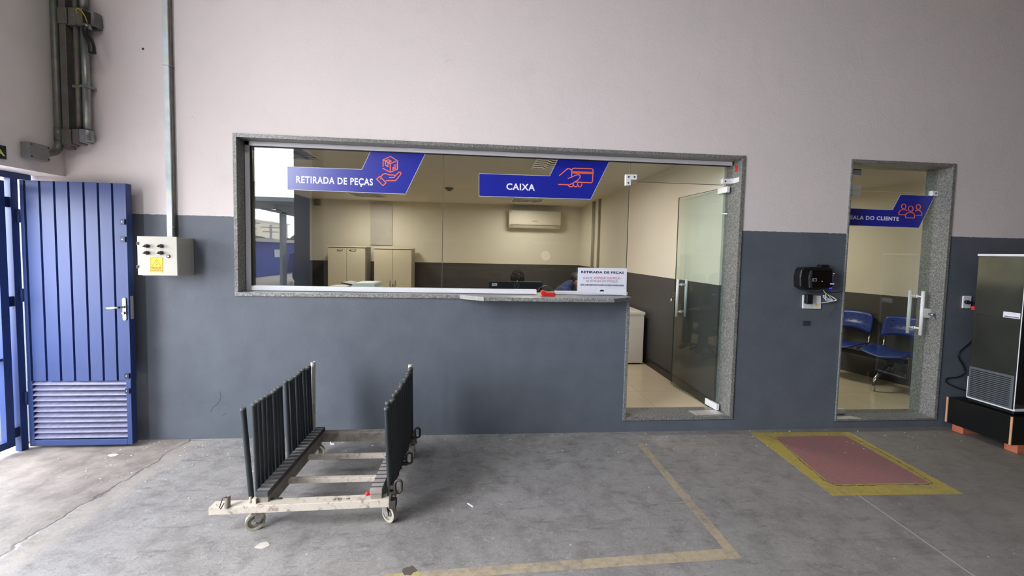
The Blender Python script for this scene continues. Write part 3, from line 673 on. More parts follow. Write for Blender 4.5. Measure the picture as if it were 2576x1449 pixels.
# ------------------------------------------------------------------ people
def skin_obj(chains, radii, name, mats):
    """chains: list of point lists sharing joints by key; returns evaluated bmesh"""
    me = bpy.data.meshes.new('s'); vs = []; es = []; idx = {}
    def vid(k, p):
        if k not in idx: idx[k] = len(vs); vs.append(p)
        return idx[k]
    rr = []
    for ch in chains:
        prev = None
        for k, p, r in ch:
            if k not in idx: rr.append(r)
            i = vid(k, p)
            if prev is not None: es.append((prev, i))
            prev = i
    me.from_pydata(vs, es, []); o = bpy.data.objects.new('s', me); COL.objects.link(o)
    sm = o.modifiers.new('skin', 'SKIN'); sm.use_smooth_shade = True; sd = o.modifiers.new('sub', 'SUBSURF'); sd.levels = 2; sd.render_levels = 2
    if not me.skin_vertices:
        import bpy as _b
        bm_ = bmesh.new(); bm_.from_mesh(me); bm_.verts.layers.skin.verify(); bm_.to_mesh(me); bm_.free()
    for i, r in enumerate(rr):
        sv = me.skin_vertices[0].data[i]; sv.radius = (r, r) if not isinstance(r, tuple) else r; sv.use_root = (i == 0)
    bpy.context.view_layer.update()
    ev = bpy.data.meshes.new_from_object(o.evaluated_get(bpy.context.evaluated_depsgraph_get()))
    bpy.data.objects.remove(o); bpy.data.meshes.remove(me); return ev
def person(name, label, hips, lean, face, shirt, skinc, hair_kind):
    """seated figure; hips world position, lean = torso direction, face = heading angle of the head, forwards in +x local"""
    root = thing(name, label, 'person', (hips[0], hips[1], hips[2]-.08))
    H = Vector(hips); fw = Vector((math.cos(face), math.sin(face), 0)); sd = Vector((-fw.y, fw.x, 0)); up = Vector((0, 0, 1))
    tdir = (up+fw*lean).normalized()
    ch = H+tdir*.30; nk = H+tdir*.50; hd = nk + (up*(.13-.085*lean)+fw*(.05+.12*lean))
    chains = [[('h', H, .13), ('w', H+tdir*.15, .105), ('c', ch, .105), ('n0', nk-tdir*.03, .06), ('n', nk+tdir*.02, .052), ('n1', nk+(hd-nk)*.55, .05)]]
    hands = []
    for s_, k in ((1, 'L'), (-1, 'R')):
        sh = nk-tdir*.06+sd*.17*s_; el = sh-up*.22+fw*.12+sd*.04*s_; wr = el+fw*.22+up*.02-sd*.06*s_; pm = wr+fw*.05
        chains.append([('c', ch, .135), ('s'+k, sh, .042), ('e'+k, el, .034), ('w'+k, wr, .025), ('p'+k, pm, (.036, .016))])
        kn = H+fw*.42+sd*.14*s_; an = kn-up*.40+fw*.04
        chains.append([('h', H, .13), ('t'+k, H+fw*.1+sd*.1*s_, .09), ('k'+k, kn, .062), ('a'+k, an, .042), ('f'+k, an+fw*.14-up*.03, .035)])
        for j in range(4):
            o_ = sd*(.026-.0175*j)*s_; ln = (.036, .042, .039, .03)[j]
            a = pm+o_+fw*.01; chains.append([('p'+k, pm, 0), (k+'f%d' % j, a+fw*.025, .009), (k+'g%d' % j, a+fw*(.025+ln)-up*.006, .0082), (k+'i%d' % j, a+fw*(.025+ln*1.6)-up*.022, .007)])
        chains.append([('p'+k, pm, 0), (k+'t0', wr+fw*.03-sd*.035*s_, .01), (k+'t1', wr+fw*.065-sd*.05*s_-up*.006, .0085)])
    ev = skin_obj(chains, None, 'b', None)
    m = MB(); m.bm.from_mesh(ev); bpy.data.meshes.remove(ev)
    # head: skull, jaw, nose, ears, brow, lips merged by voxel remesh
    rot = Matrix.Rotation(face, 3, 'Z') @ Matrix.Rotation(.35*lean, 3, 'Y')
    def hp_(x, y, z): return hd + rot @ Vector((x, y, z))
    m.sph(hp_(-.01, 0, .03), .1, (.98, .78, .95), 24, rot); m.sph(hp_(.03, 0, -.035), .07, (.85, .8, 1.05), 20, rot); m.sph(hp_(.065, 0, -.075), .03, (1, 1.1, .8), 14, rot)
    m.sph(hp_(.098, 0, -.012), .016, (1.1, .8, 1.5), 12, rot); m.sph(hp_(.088, 0, .018), .012, (1, .8, 2.2), 12, rot)
    m.sph(hp_(.078, 0, .04), .02, (.8, 2.6, .6), 12, rot); m.sph(hp_(.09, 0, -.048), .012, (.8, 2.0, .55), 12, rot)
    for s_ in (1, -1): m.sph(hp_(-.005, .078*s_, -.005), .022, (.75, .35, 1.35), 12, rot)
    body = obj('body', m, skinc, root); rm = body.modifiers.new('remesh', 'REMESH'); rm.mode = 'VOXEL'; rm.voxel_size = .006; rm.use_smooth_shade = True
    sm = body.modifiers.new('smooth', 'SMOOTH'); sm.iterations = 3; sm.factor = .5
    for s_ in (1, -1): obj('eye', MB().sph(hp_(.083, .03*s_, .02), .011, (1, 1, .8), 12), mat('eye_white', (190, 186, 180), .25), root)
    # jacket / shirt: a slightly larger sleeve and torso shell
    jc = [[('h', H, .145), ('w', H+tdir*.15, .14), ('c', ch, .17), ('n0', nk-tdir*.05, .12), ('n', nk+tdir*.05, .088), ('n2', nk+(hd-nk)*.55, .07)]] if lean > .5 else [[('h', H, .145), ('w', H+tdir*.15, .14), ('c', ch, .17), ('n0', nk-tdir*.05, .12), ('n', nk+tdir*.03, .08)]]
    for s_, k in ((1, 'L'), (-1, 'R')):
        sh = nk-tdir*.06+sd*.17*s_; el = sh-up*.22+fw*.12+sd*.04*s_; wr = el+fw*.19+up*.018-sd*.05*s_
        jc.append([('c', ch, 0), ('s'+k, sh, .095), ('e'+k, el, .068), ('w'+k, wr, .05)])
    ev = skin_obj(jc, None, 'j', None); m = MB(); m.bm.from_mesh(ev); bpy.data.meshes.remove(ev)
    j = obj('jacket', m, shirt, root)
    m = MB()
    for s_, k in ((1, 'L'), (-1, 'R')):
        kn = H+fw*.42+sd*.14*s_; an = kn-up*.36+fw*.035
        m.tube([H+sd*.08*s_, H+fw*.15+sd*.11*s_, kn-fw*.02, kn-up*.05+fw*.01, an], [.12, .105, .08, .075, .06], 14)
    obj('trousers', m, mat('dark_trousers', (38, 40, 50), .8), root)
    m = MB()
    if hair_kind == 'curly':
        for k in range(520):
            a = random.uniform(0, 2*math.pi); e = random.uniform(-.75, 1.5)
            v = Vector((math.cos(a)*math.cos(e)*.1, math.sin(a)*math.cos(e)*.088, math.sin(e)*.1+.03))
            if v.x > .055 and v.z < -.03: continue
            m.sph(hd+rot @ v, random.uniform(.009, .017), (1, 1, 1), 6)
    else:
        m.sph(hp_(-.024, 0, .06), .1, (1.0, .80, .80), 24, rot)
        m.sph(hp_(-.058, 0, .025), .062, (.7, 1.1, .9), 20, rot)
    obj('hair', m, mat('dark_hair', (20, 17, 16), .55, vs=60, var=.3), root)
    return root, hd, rot
SK = mat('tan_skin', (150, 104, 82), .5, var=.04); JK = mat('navy_jacket', (34, 44, 88), .75, vs=25, var=.1)
person('person', 'person with dark curly hair sitting behind the computer monitor', (.54, 2.35, .60), .12, R(-95), mat('dark_shirt', (30, 30, 34), .8), SK, 'curly')
pr, hd, rot_ = person('person', 'person in a navy jacket bending over a desk behind the notice board', (.86, 1.76, .75), .72, R(-8), JK, SK, 'short')
m = MB(); m.rbox((1.19, 1.50, 1.10), (.022, .003, .011), (0, .1, 0)); obj('sleeve_patch', m, PAPER, pr)
def office_chair(x, y, zs, ang_, label):
    t_ = thing('office_chair', label, 'chair', (x, y, .12)); f_ = Vector((math.cos(ang_), math.sin(ang_), 0)); c_ = Vector((x, y, 0))
    m = MB(); m.rbox((x, y, zs-.03), (.23, .23, .03), (0, 0, ang_)); obj('seat', m, BLACK, t_, .02)
    m = MB(); q = c_-f_*.27; m.rbox((q.x, q.y, zs+.3), (.025, .2, .2), (0, 0, ang_)); obj('backrest', m, BLACK, t_, .02)
    m = MB(); m.cyl((x, y, .19), (x, y, zs-.05), .03)
    for k in range(5): a = k*1.2566; m.beam((x, y, .19), (x+.27*math.cos(a), y+.27*math.sin(a), .16), .04, .025); m.sph((x+.27*math.cos(a), y+.27*math.sin(a), .145), .025)
    obj('base', m, BLACKM, t_)
office_chair(.54, 2.37, .44, R(-95), 'black office chair under the person with curly hair')
office_chair(.80, 1.78, .585, R(-8), 'black office chair under the person in the navy jacket')

# waiting room bench
def chair_row():
    C0 = Vector((4.86, .86)); u_ = Vector((-.30, .954)).normalized(); n_ = Vector((-.954, -.30)).normalized()   # n_ faces the door
    t_ = thing('waiting_bench', 'two joined blue plastic seats on a chrome-legged beam behind the closed glass door', 'bench', (C0.x, C0.y, .09))
    def Q(a, d_, z): p = C0+u_*a+n_*d_; return Vector((p.x, p.y, z))
    BP = mat('blue_seat_plastic', (26, 58, 142), .35, vs=6)
    m = MB(); m.beam(Q(-.15, 0, .44), Q(.75, 0, .44), .06, .04); obj('beam', m, BLACKM, t_)
    def sheet(fn, nu, nv_, th):
        mm = MB(); top = [[mm.bm.verts.new(fn(i/nu, j/nv_, 0)) for j in range(nv_+1)] for i in range(nu+1)]; bot = [[mm.bm.verts.new(fn(i/nu, j/nv_, th)) for j in range(nv_+1)] for i in range(nu+1)]
        fs = []
        for i in range(nu):
            for j in range(nv_):
                fs.append(mm.bm.faces.new((top[i][j], top[i+1][j], top[i+1][j+1], top[i][j+1]))); fs.append(mm.bm.faces.new((bot[i][j+1], bot[i+1][j+1], bot[i+1][j], bot[i][j])))
        for i in range(nu):
            fs.append(mm.bm.faces.new((top[i][0], bot[i][0], bot[i+1][0], top[i+1][0]))); fs.append(mm.bm.faces.new((top[i+1][nv_], bot[i+1][nv_], bot[i][nv_], top[i][nv_])))
        for j in range(nv_):
            fs.append(mm.bm.faces.new((top[0][j+1], bot[0][j+1], bot[0][j], top[0][j]))); fs.append(mm.bm.faces.new((top[nu][j], bot[nu][j], bot[nu][j+1], top[nu][j+1])))
        mm._faces(fs, True); return mm
    for k in (0, 1):
        a0 = k*.53
        def seat(u, v, th):
            s_ = (u-.5); d_ = -.20+.42*v; cut = .02*math.cos(2*s_*2.2)
            return Q(a0+s_*.46*(1-.12*(abs(v-.5)*2)**4), d_+(cut if v > .9 else 0), .53-.02*math.cos(math.pi*2*s_*.5)+.02*abs(s_)*2-.035*max(0, v-.75)*4*.6+.012*(1-v)-th)
        obj('seat', sheet(seat, 14, 10, .012), BP, t_)
        def back(u, v, th):
            s_ = (u-.5); wdt = .44*(1-.10*v**3-.04*(1-v))
            z = .665+.27*v - (.045*(1-v)*math.cos(math.pi*s_)*-1 if v < .5 else 0) - .03*(abs(s_)*2)**3*v
            return Q(a0+s_*wdt, -.235-.06*v+.035*(2*s_)**2-th, z)
        bo = obj('backrest', sheet(back, 14, 8, .012), BP, t_)
        mm = MB()
        for r_ in range(3):
            for c_ in range(4):
                q = back(.2+.2*c_, .25+.27*r_, -.001); mm.rbox(q, (.003, .010, .003), (0, 0, math.atan2(n_.y, n_.x)))
        obj('vent_slots', mm, BLACKM, bo)
        for s_ in (-1, 1):
            mm = MB(); a1 = a0+s_*.185
            mm.tube([Q(a1, .05, .50), Q(a1, -.14, .50), Q(a1, -.20, .515), Q(a1, -.235, .56), Q(a1, -.26, .70)], .011, 10); obj('back_support', mm, CHROME, t_)
    mm = MB(); mm.cyl(Q(0, 0, .36), Q(0, 0, .45), .035, 16); obj('bracket', mm, BLACKM, t_)
    for s_ in (1.05, -1.35):
        mm = MB(); mm.tube([Q(0, 0, .335), Q(0, .05*s_, .345), Q(0, .20*s_, .28), Q(0, .26*s_, .23), Q(0, .285*s_, .16), Q(0, .29*s_, .09)], [.022, .023, .022, .021, .019, .018], 14); obj('leg', mm, CHROME, t_)
chair_row()
# ------------------------------------------------------------------ blue gate
t_ = thing('blue_steel_door', 'blue sheet-steel door with louvred bottom standing open against the wall', 'door', (-3.09, -.1, .02))
XL, XR, ZB, ZT, YF = -3.455, -2.715, .022, 2.068, -.125
m = MB()
gx = [-3.424, -3.320, -3.219, -3.120, -3.014, -2.914, -2.813]
edges = [XL]+gx+[XR]
prof = []
for i in range(len(edges)-1):
    a = edges[i]+(.010 if i else 0); c = edges[i+1]-(.006 if i < len(edges)-2 else 0); prof += [(a, YF), (c, YF)]
    if i < len(edges)-2: prof += [(edges[i+1]-.004, YF+.016), (edges[i+1]+.006, YF+.016)]
m.prism(prof+[(XR, YF+.03), (XL, YF+.03)], .535, ZT, 'xy')
obj('sheet_panel', m, BLUE, t_)
m = MB(); m.box(XL, -3.42, YF-.003, YF+.05, ZB, .535); m.box(-2.75, XR, YF-.003, YF+.05, ZB, .535); m.box(-3.42, -2.75, YF-.003, YF+.05, ZB, .068)
m.box(XR-.012, XR+.002, YF-.002, YF+.052, .535, ZT); m.box(XL, XL+.03, YF+.03, YF+.052, .535, ZT); m.box(XL, XR, YF+.03, YF+.052, ZT-.04, ZT)
obj('frame', m, BLUE, t_, .002)
LV = mat('dusty_blue_enamel', (112, 113, 142), .5, vs=30, var=.12)
for k in range(11):
    z = .082+.0423*k; m = MB(); m.prism([(YF-.004, z), (YF+.002, z-.004), (YF+.006, z), (YF+.042, z+.034), (YF+.04, z+.037), (YF+.0, z+.008)], -3.42, -2.75, 'yz'); obj('louvre_slat', m, LV, t_)
m = MB(); m.prism([(-2.744+.014*math.cos(a), 1.10+(.075 if math.sin(a) > 0 else -.075)+.014*math.sin(a)) for a in [2*math.pi*k/16 for k in range(16)]], YF-.008, YF); hpn = obj('handle_plate', m, mat('zinc_handle', (172, 178, 180), .35, .6), t_, .001)
m = MB(); m.cyl((-2.744, YF-.008, 1.118), (-2.744, YF-.05, 1.118), .009, 12); m.tube([(-2.744, YF-.05, 1.118), (-2.78, YF-.052, 1.116), (-2.82, YF-.05, 1.112), (-2.85, YF-.046, 1.112)], [.010, .010, .009, .008], 12); obj('lever', m, CHROME, hpn)
m = MB(); m.cyl((-2.744, YF-.008, 1.07), (-2.744, YF-.022, 1.07), .01, 12); obj('lock_cylinder', m, STEEL, hpn)
for z in (1.775, 1.64, .575, .455):
    m = MB(); m.box(-2.752, -2.718, YF-.016, YF, z-.02, z+.02); m.mi = 1; m.cyl((-2.735, YF-.018, z), (-2.735, YF-.015, z), .006, 10); obj('hinge_plate', m, [mat('dark_blue_metal', (24, 34, 74), .45), STEEL], t_, .002)
m = MB(); m.box(XR+.002, XR+.006, YF+.012, YF+.035, 1.02, 1.2); obj('strike_plate', m, CREAMM, t_)
# fixed gate frame in the left wall opening
t_ = thing('steel_gateway', 'dark blue steel hinge post and head rail lining the side opening', 'gateway', (-3.5, -.15, 0))
m = MB(); m.box(-3.52, -3.475, -.165, -.115, 0, 2.08); obj('hinge_post', m, BLUE, t_, .002)
m = MB(); m.box(-3.55, -3.475, -1.12, -.02, 2.075, 2.12); obj('head_rail', m, BLUE, t_, .002)
for z in (.35, 1.15, 1.75):
    m = MB(); m.cyl((-3.468, -.125, z), (-3.468, -.125, z+.1), .01, 12); obj('hinge', m, BLUE, t_)
t_ = thing('gate_leaf', 'narrow blue gate leaf at the left edge, beside the bright slit of daylight', 'gate', (-3.5, -.6, .03))
for q in ((-.255, -.20), (-1.05, -1.0)): obj('stile', MB().box(-3.52, -3.48, q[0], q[1], .06, 2.05), BLUE, t_, .002)
for q in ((.06, .115), (.725, .745), (2.0, 2.05)): obj('rail', MB().box(-3.518, -3.482, -1.0, -.255, q[0], q[1]), BLUE, t_, .002)
for z in (.12, 1.12, 1.86):
    m = MB(); m.box(-3.515, -3.485, -.20, -.165, z, z+.075); obj('hinge', m, _mc['dark_blue_metal'], t_)
m = MB(); m.cyl((-4.35, -.95, 0), (-4.35, -.95, .85), .3, 28); m.ring((-4.35, -.95, .85), (-4.35, -.95, .88), .31, .27)
one('blue_drum', m, mat('drum_plastic', (30, 84, 168), .4), 'bright blue plastic drum outside the gate', 'drum', (-4.35, -.95, 0))

# ------------------------------------------------------------------ conduits and boxes, upper left
def condlet(m, x0, x1, z0, z1, y0=-.085, y1=-.01):
    m.box(x0, x1, y0, y1, z0, z1)
t_ = thing('square_conduit', 'dusty square steel conduit in the wall corner, left one of three', 'conduit', (-3.165, -.05, 2.32))
m = MB(); m.box(-3.19, -3.143, -.075, -.02, 2.325, 4.6); obj('channel', m, GALVD, t_, .004)
for z in (2.35, 3.25): obj('coupling', MB().box(-3.193, -3.127, -.082, -.012, z, z+.12), GALVD, t_, .004)
t_ = thing('round_conduit', 'dusty round steel conduit beside the corner, middle one of three', 'conduit', (-3.1, -.045, 2.36))
m = MB(); m.cyl((-3.098, -.04, 2.45), (-3.098, -.04, 4.6), .0185, 16); obj('pipe', m, GALVD, t_)
m = MB(); m.box(-3.123, -3.073, -.078, -.004, 2.365, 2.475); obj('lower_fitting', m, GALVD, t_, .006)
m = MB(); m.box(-3.123, -3.073, -.078, -.004, 3.245, 3.375); obj('upper_fitting', m, GALVD, t_, .006)
m = MB(); m.box(-3.125, -3.07, -.06, -.001, 2.79, 2.81); obj('clip', m, STEEL, t_)
t_ = thing('round_conduit', 'steel conduit with open fitting, right one of three in the wall corner', 'conduit', (-3.035, -.045, 2.36))
m = MB(); m.cyl((-3.036, -.045, 2.45), (-3.036, -.045, 3.24), .024, 18); m.cyl((-3.036, -.045, 3.37), (-3.036, -.045, 4.6), .024, 18); obj('pipe', m, GALV, t_)
m = MB(); m.cyl((-3.036, -.045, 2.385), (-3.036, -.045, 2.475), .036, 18); m.box(-3.065, -3.03, -.088, -.01, 2.375, 2.475); obj('lower_fitting', m, GALV, t_, .006)
m = MB(); m.box(-3.068, -3.012, -.085, -.004, 3.245, 3.375); obj('upper_fitting', m, GALVD, t_, .006)
m = MB(); m.ring((-2.985, -.03, 3.25), (-2.985, -.03, 3.36), .05, .035, 20); m.prism([(-3.015, 3.24), (-2.955, 3.245), (-2.935, 3.275), (-2.94, 3.33), (-2.97, 3.365), (-3.015, 3.37)], -.03, -.002); obj('open_box', m, GALVD, t_, .004)
m = MB(); m.prism([(-3.01, 3.25), (-2.965, 3.255), (-2.96, 3.34), (-3.01, 3.36)], -.089, -.08); obj('box_opening', m, BLACKM, t_)
m = MB(); m.box(-3.06, -3.0, -.075, -.001, 2.79, 2.81); obj('clip', m, STEEL, t_)
m = MB(); m.tube([(-2.985, -.085, 3.24), (-2.985, -.095, 3.19), (-2.965, -.105, 3.15), (-2.94, -.115, 3.12), (-2.925, -.12, 3.08), (-2.922, -.12, 3.03)], .0215, 16, cap=False); m.tube([(-2.922, -.12, 3.03), (-2.922, -.12, 3.04)], [.022, .012], 16)
t_ = thing('flexible_hose', 'short black flexible hose with a cut end hanging from the open conduit fitting', 'hose', (-2.985, -.09, 3.24))
obj('hose', m, mat('glossy_black_hose', (13, 17, 20), .4), t_)
m = MB(); m.cyl((-2.985, -.08, 3.215), (-2.985, -.083, 3.255), .026, 16); obj('collar', m, STEEL, t_)
m = MB(); cpts = [(-3.035, -.10, 3.32), (-3.04, -.105, 3.345), (-3.02, -.11, 3.355), (-2.995, -.11, 3.335), (-2.98, -.10, 3.30), (-2.975, -.09, 3.26)]; m.tube(cpts, .003, 8)
one('yellow_wire', m, mat('yellow_wire', (220, 200, 40), .4), 'loop of thin yellow wire poking out of the open conduit fitting', 'wire', (-3.0, -.1, 3.3))
t_ = thing('bent_conduit', 'round steel conduit on the side wall bending towards the grey junction box', 'conduit', (-3.21, -.07, 2.26))
bend = [(-3.221, -.07, 4.6), (-3.221, -.07, 2.42)]+[(-3.221, -.07-.09*(1-math.cos(R(a))), 2.36-.09*math.sin(R(a))) for a in range(0, 91, 10)]+[(-3.221, -.175, 2.27)]
m = MB(); m.tube(bend, .024, 16); obj('pipe', m, GALVD, t_)
m = MB(); m.cyl((-3.221, -.07, 2.38), (-3.221, -.07, 2.48), .027, 16); obj('coupling', m, GALVD, t_)
t_ = thing('junction_box', 'grey square junction box on the side wall at the end of the bent conduit', 'junction box', (-3.23, -.24, 2.26))
m = MB(); m.box(-3.25, -3.19, -.315, -.17, 2.20, 2.315); obj('box', m, GREYB, t_, .008)
for yy in (-.30, -.185):
    for zz in (2.215, 2.30): obj('screw', MB().cyl((-3.192, yy, zz), (-3.187, yy, zz), .005, 8), BLACKM, t_)
t_ = thing('exit_sign', 'black sign with yellow letter A cut off at the left photo edge', 'sign', (-3.245, -.5, 2.2))
m = MB(); zz0, zz1 = 2.165, 2.255; m.box(-3.248, -3.240, -.70, -.41, zz0, zz1); obj('panel', m, BLACKM, t_)
tm = text_mb('SAÍDA', (0, zz0+.02, .27, zz1-.025), 0, .001, .02)
for v in tm.bm.verts: v.co = (-3.2385+v.co.y, -.69+v.co.x, v.co.z)
obj('lettering', tm, mat('luminous_yellow', (222, 224, 120), .5), t_)

# galvanised channel down to the control box
t_ = thing('cable_channel', 'galvanised square cable channel running down the wall to the control box', 'cable channel', (-2.45, -.02, 1.66))
m = MB(); m.box(-2.482, -2.442, -.045, -.002, 1.66, 4.6); obj('channel', m, m_galv('bright_galvanised', (205, 212, 214), 12, .35, .45), t_, .001)
m = MB(); m.box(-2.442, -2.436, -.03, -.002, 1.66, 4.6); obj('lid_edge', m, GALVD, t_)
for q in (1.745, 3.0): obj('joint_strap', MB().box(-2.484, -2.43, -.048, -.002, q, q+.004), STEEL, t_)
# control box
t_ = thing('electrical_control_box', 'cream electrical control box with four black knobs and yellow warning label', 'electrical box', (-2.44, -.1, 1.37))
m = MB(); m.box(-2.572, -2.312, -.178, 0, 1.366, 1.662); obj('housing', m, CREAMM, t_, .003)
m = MB(); m.box(-2.586, -2.304, -.2, -.182, 1.372, 1.668); d_ = obj('door', m, CREAMM, t_, .003)
for (kx, kz) in ((372, 619), (407, 619), (372, 636), (407, 636)):
    q = W(kx, kz, -.2); m = MB(); m.cyl((q[0], -.2, q[1]), (q[0], -.213, q[1]), .0145, 24); m.prism([(q[0]-.022, q[1]-.005), (q[0]-.006, q[1]+.012), (q[0]+.012, q[1]+.006), (q[0]+.012, q[1]-.008), (q[0]-.006, q[1]-.010)], -.228, -.21); obj('knob', m, mat('glossy_black_knob', (34, 34, 34), .22), d_, .003)
q = W(424, 645, -.2); m = MB(); m.cyl((q[0], -.2, q[1]), (q[0], -.205, q[1]), .013, 24); m.mi = 1; m.cyl((q[0], -.205, q[1]), (q[0], -.2065, q[1]), .008, 20); m.mi = 0; m.box(q[0]-.008, q[0]+.001, -.208, -.206, q[1]-.001, q[1]+.001); obj('lock', m, [BLACK, WHITE], d_)
for kz in (612, 671): q = W(346, kz, -.2); m = MB(); m.box(q[0]-.006, q[0]+.010, -.203, -.19, q[1]-.012, q[1]+.012); m.mi = 1; m.box(q[0]-.002, q[0]+.006, -.205, -.202, q[1]-.007, q[1]+.007); obj('hinge', m, [mat('grey_hinge', (120, 112, 116), .5), BLACK], d_)
def ZW(x, y): return W(320+x/9.055, 560+y/9.055, -.2)
m = MB(); m.prism([ZW(528, 788), ZW(818, 792), ZW(816, 1135), ZW(526, 1135)], -.2012, -.1995); lb = obj('warning_label', m, YEL, d_)
m = MB(); m.strokes([[ZW(540, 800), ZW(806, 804), ZW(804, 1118), ZW(540, 1116), ZW(540, 800)]], .0010, -.2018, -.201); m.strokes([[ZW(672, 832), ZW(768, 990), ZW(576, 985), ZW(672, 832)]], .0012, -.2018, -.201)
m.strokes([[ZW(680, 868), ZW(660, 890)], [ZW(645, 922), ZW(668, 915), ZW(682, 925), ZW(678, 945), ZW(672, 962)], [ZW(660, 952), ZW(672, 966), ZW(684, 954)]], .0014, -.2018, -.201)
text_mb('RISCO DE', (*ZW(560, 1030), *ZW(780, 1012)), -.2018, .0006, .02, m); text_mb('CHOQUE', (*ZW(575, 1062), *ZW(770, 1044)), -.2018, .0006, .02, m); text_mb('ELÉTRICO', (*ZW(558, 1098), *ZW(788, 1078)), -.2018, .0006, .02, m)
obj('warning_print', m, mat('label_black', (50, 36, 20), .5), lb)

# ------------------------------------------------------------------ right wall devices
t_ = thing('time_clock', 'black wall-mounted time clock with small blue lights left of the closed glass door', 'time clock', (3.01, -.05, 1.3))
def ZD(x, y, Y=-.1): return W(1960+x/7.245, 640+y/7.245, Y)
m = MB(); m.prism([ZD(405, 600), ZD(400, 420), ZD(425, 285), ZD(470, 245), ZD(620, 232), ZD(900, 236), ZD(1012, 262), ZD(1018, 420), ZD(1000, 560), ZD(960, 640), ZD(700, 660), ZD(500, 655)], -.09, -.002); obj('housing', m, BLACK, t_, .015, 3)
m = MB(); m.prism([ZD(600, 295), ZD(980, 300), ZD(985, 560), ZD(930, 625), ZD(590, 615)], -.104, -.088); obj('face_plate', m, mat('gloss_black', (8, 8, 10), .12), t_, .01, 3)
m = MB(); m.prism([ZD(556, 610), ZD(545, 420), ZD(580, 300), ZD(612, 298), ZD(590, 420), ZD(598, 605)], -.1, -.088); obj('bezel', m, mat('graphite', (58, 60, 64), .4), t_, .003)
m = MB(); m.prism([ZD(800, 240), ZD(820, 190), ZD(960, 190), ZD(990, 240)], -.07, -.02); obj('top_sensor', m, BLACKM, t_, .006)
m = MB(); m.prism([ZD(602, 435), ZD(680, 435), ZD(680, 492), ZD(602, 492)], -.1055, -.1035); m.mi = 1; m.prism([ZD(622, 445), ZD(668, 447), ZD(666, 480), ZD(622, 480)], -.1062, -.105); obj('sticker', m, [GREYB, BLACKM], t_)
def emis(name, col, st):
    t = NT(name); t.b.inputs['Base Color'].default_value = (0, 0, 0, 1); t.b.inputs['Emission Color'].default_value = (*s2l(col), 1); t.b.inputs['Emission Strength'].default_value = st; return t.m
m = MB(); m.prism([ZD(922, 524), ZD(995, 526), ZD(992, 548), ZD(920, 545)], -.106, -.1035); obj('indicator', m, emis('pale_blue_led', (150, 165, 250), .9), t_)
m = MB(); m.prism([ZD(900, 610), ZD(950, 605), ZD(958, 625), ZD(902, 625)], -.106, -.1); obj('indicator', m, emis('blue_led', (60, 60, 255), 1.3), t_)
m = MB(); m.prism([ZD(965, 376), ZD(992, 378), ZD(990, 388), ZD(965, 386)], -.106, -.1035); obj('indicator', m, emis('red_led', (230, 40, 60), .8), t_)
m = MB(); m.prism([ZD(980, 342), ZD(1004, 344), ZD(1002, 360), ZD(980, 358)], -.106, -.09); m.prism([ZD(765, 480), ZD(775, 478), ZD(788, 498), ZD(778, 500)], -.1065, -.1035); obj('painted_glint', m, PAPER, t_)  # small white slivers painted in as glints on the clock
def ZO(x, y, Y=0): return W(1960+x/7.245, 640+y/7.245, Y)
t_ = thing('wall_outlet', 'white double wall outlet below the black time clock', 'outlet', (3.06, 0, 1.2))
m = MB(); m.prism([ZO(418, 738), ZO(748, 750), ZO(748, 990), ZO(412, 985)], -.012, 0); obj('plate', m, WHITE, t_, .004)
m = MB(); m.prism([ZO(578, 900), ZO(582, 900), ZO(582, 984), ZO(578, 984)], -.0128, -.011); m.prism([ZO(418, 870), ZO(420, 870), ZO(420, 872), ZO(418, 872)], -.0128, -.011); obj('seam', m, GREYB, t_)
m = MB(); m.prism([ZO(465, 848), ZO(492, 846), ZO(492, 884), ZO(465, 882)], -.0135, -.011); obj('red_tag', m, RED, t_)
m = MB(); q = ZO(657, 922); m.cyl((q[0], -.0135, q[1]), (q[0], -.011, q[1]), .0125, 16); obj('yellow_tag', m, YEL, t_)
m = MB(); q0, q1 = ZO(502, 905, -.05), ZO(622, 735, -.05); m.box(q0[0], q1[0], -.055, -.012, q0[1], q1[1]); one('power_adapter', m, BLACK, 'black power adapter plugged into the double wall outlet', 'adapter', (3.04, -.03, 1.21), .008)
def cable(name, pts, r, mt, label, cat='cable'):
    P_ = [Vector(p) for p in pts]; out_ = []
    for i in range(len(P_)-1):
        a, b_, c, d = P_[max(i-1, 0)], P_[i], P_[i+1], P_[min(i+2, len(P_)-1)]
        for k in range(6):
            t = k/6; out_.append(.5*((2*b_)+(-a+c)*t+(2*a-5*b_+4*c-d)*t*t+(-a+3*b_-3*c+d)*t**3))
    out_.append(P_[-1]); m = MB(); m.tube(out_, r, 8); return one(name, m, mt, label, cat, tuple(P_[0]))
def C3(pts, Y=-.02): return [(ZO(x, y, Y)[0], Y-.004*(i % 3), ZO(x, y, Y)[1]) for i, (x, y) in enumerate(pts)]
cable('white_cable', C3([(805, 645), (825, 690), (870, 730), (900, 735), (980, 780), (1025, 820), (1010, 840), (960, 820), (890, 750), (915, 745), (1000, 800), (1030, 830), (980, 850), (880, 810), (810, 750), (800, 765), (850, 820), (960, 848), (900, 855), (840, 830), (830, 730), (880, 790), (975, 845), (900, 862), (800, 880), (720, 884)]), .0035, WHITE, 'coiled white cable hanging between the time clock and the outlet')
cable('cable_tie', C3([(985, 850), (975, 900), (955, 1010), (935, 1110), (915, 1140)]), .0016, BLACK, 'thin black tie hanging down from the white cable coil')
cable('thin_black_cable', C3([(540, 660), (600, 690), (700, 702), (760, 680), (930, 695), (1060, 685), (1150, 672)]), .0022, BLACK, 'thin black cable looping under the time clock towards the door frame')
cable('thin_black_cable', C3([(545, 665), (540, 700), (550, 740)]), .002, BLACK, 'short black lead from the time clock down to the power adapter')
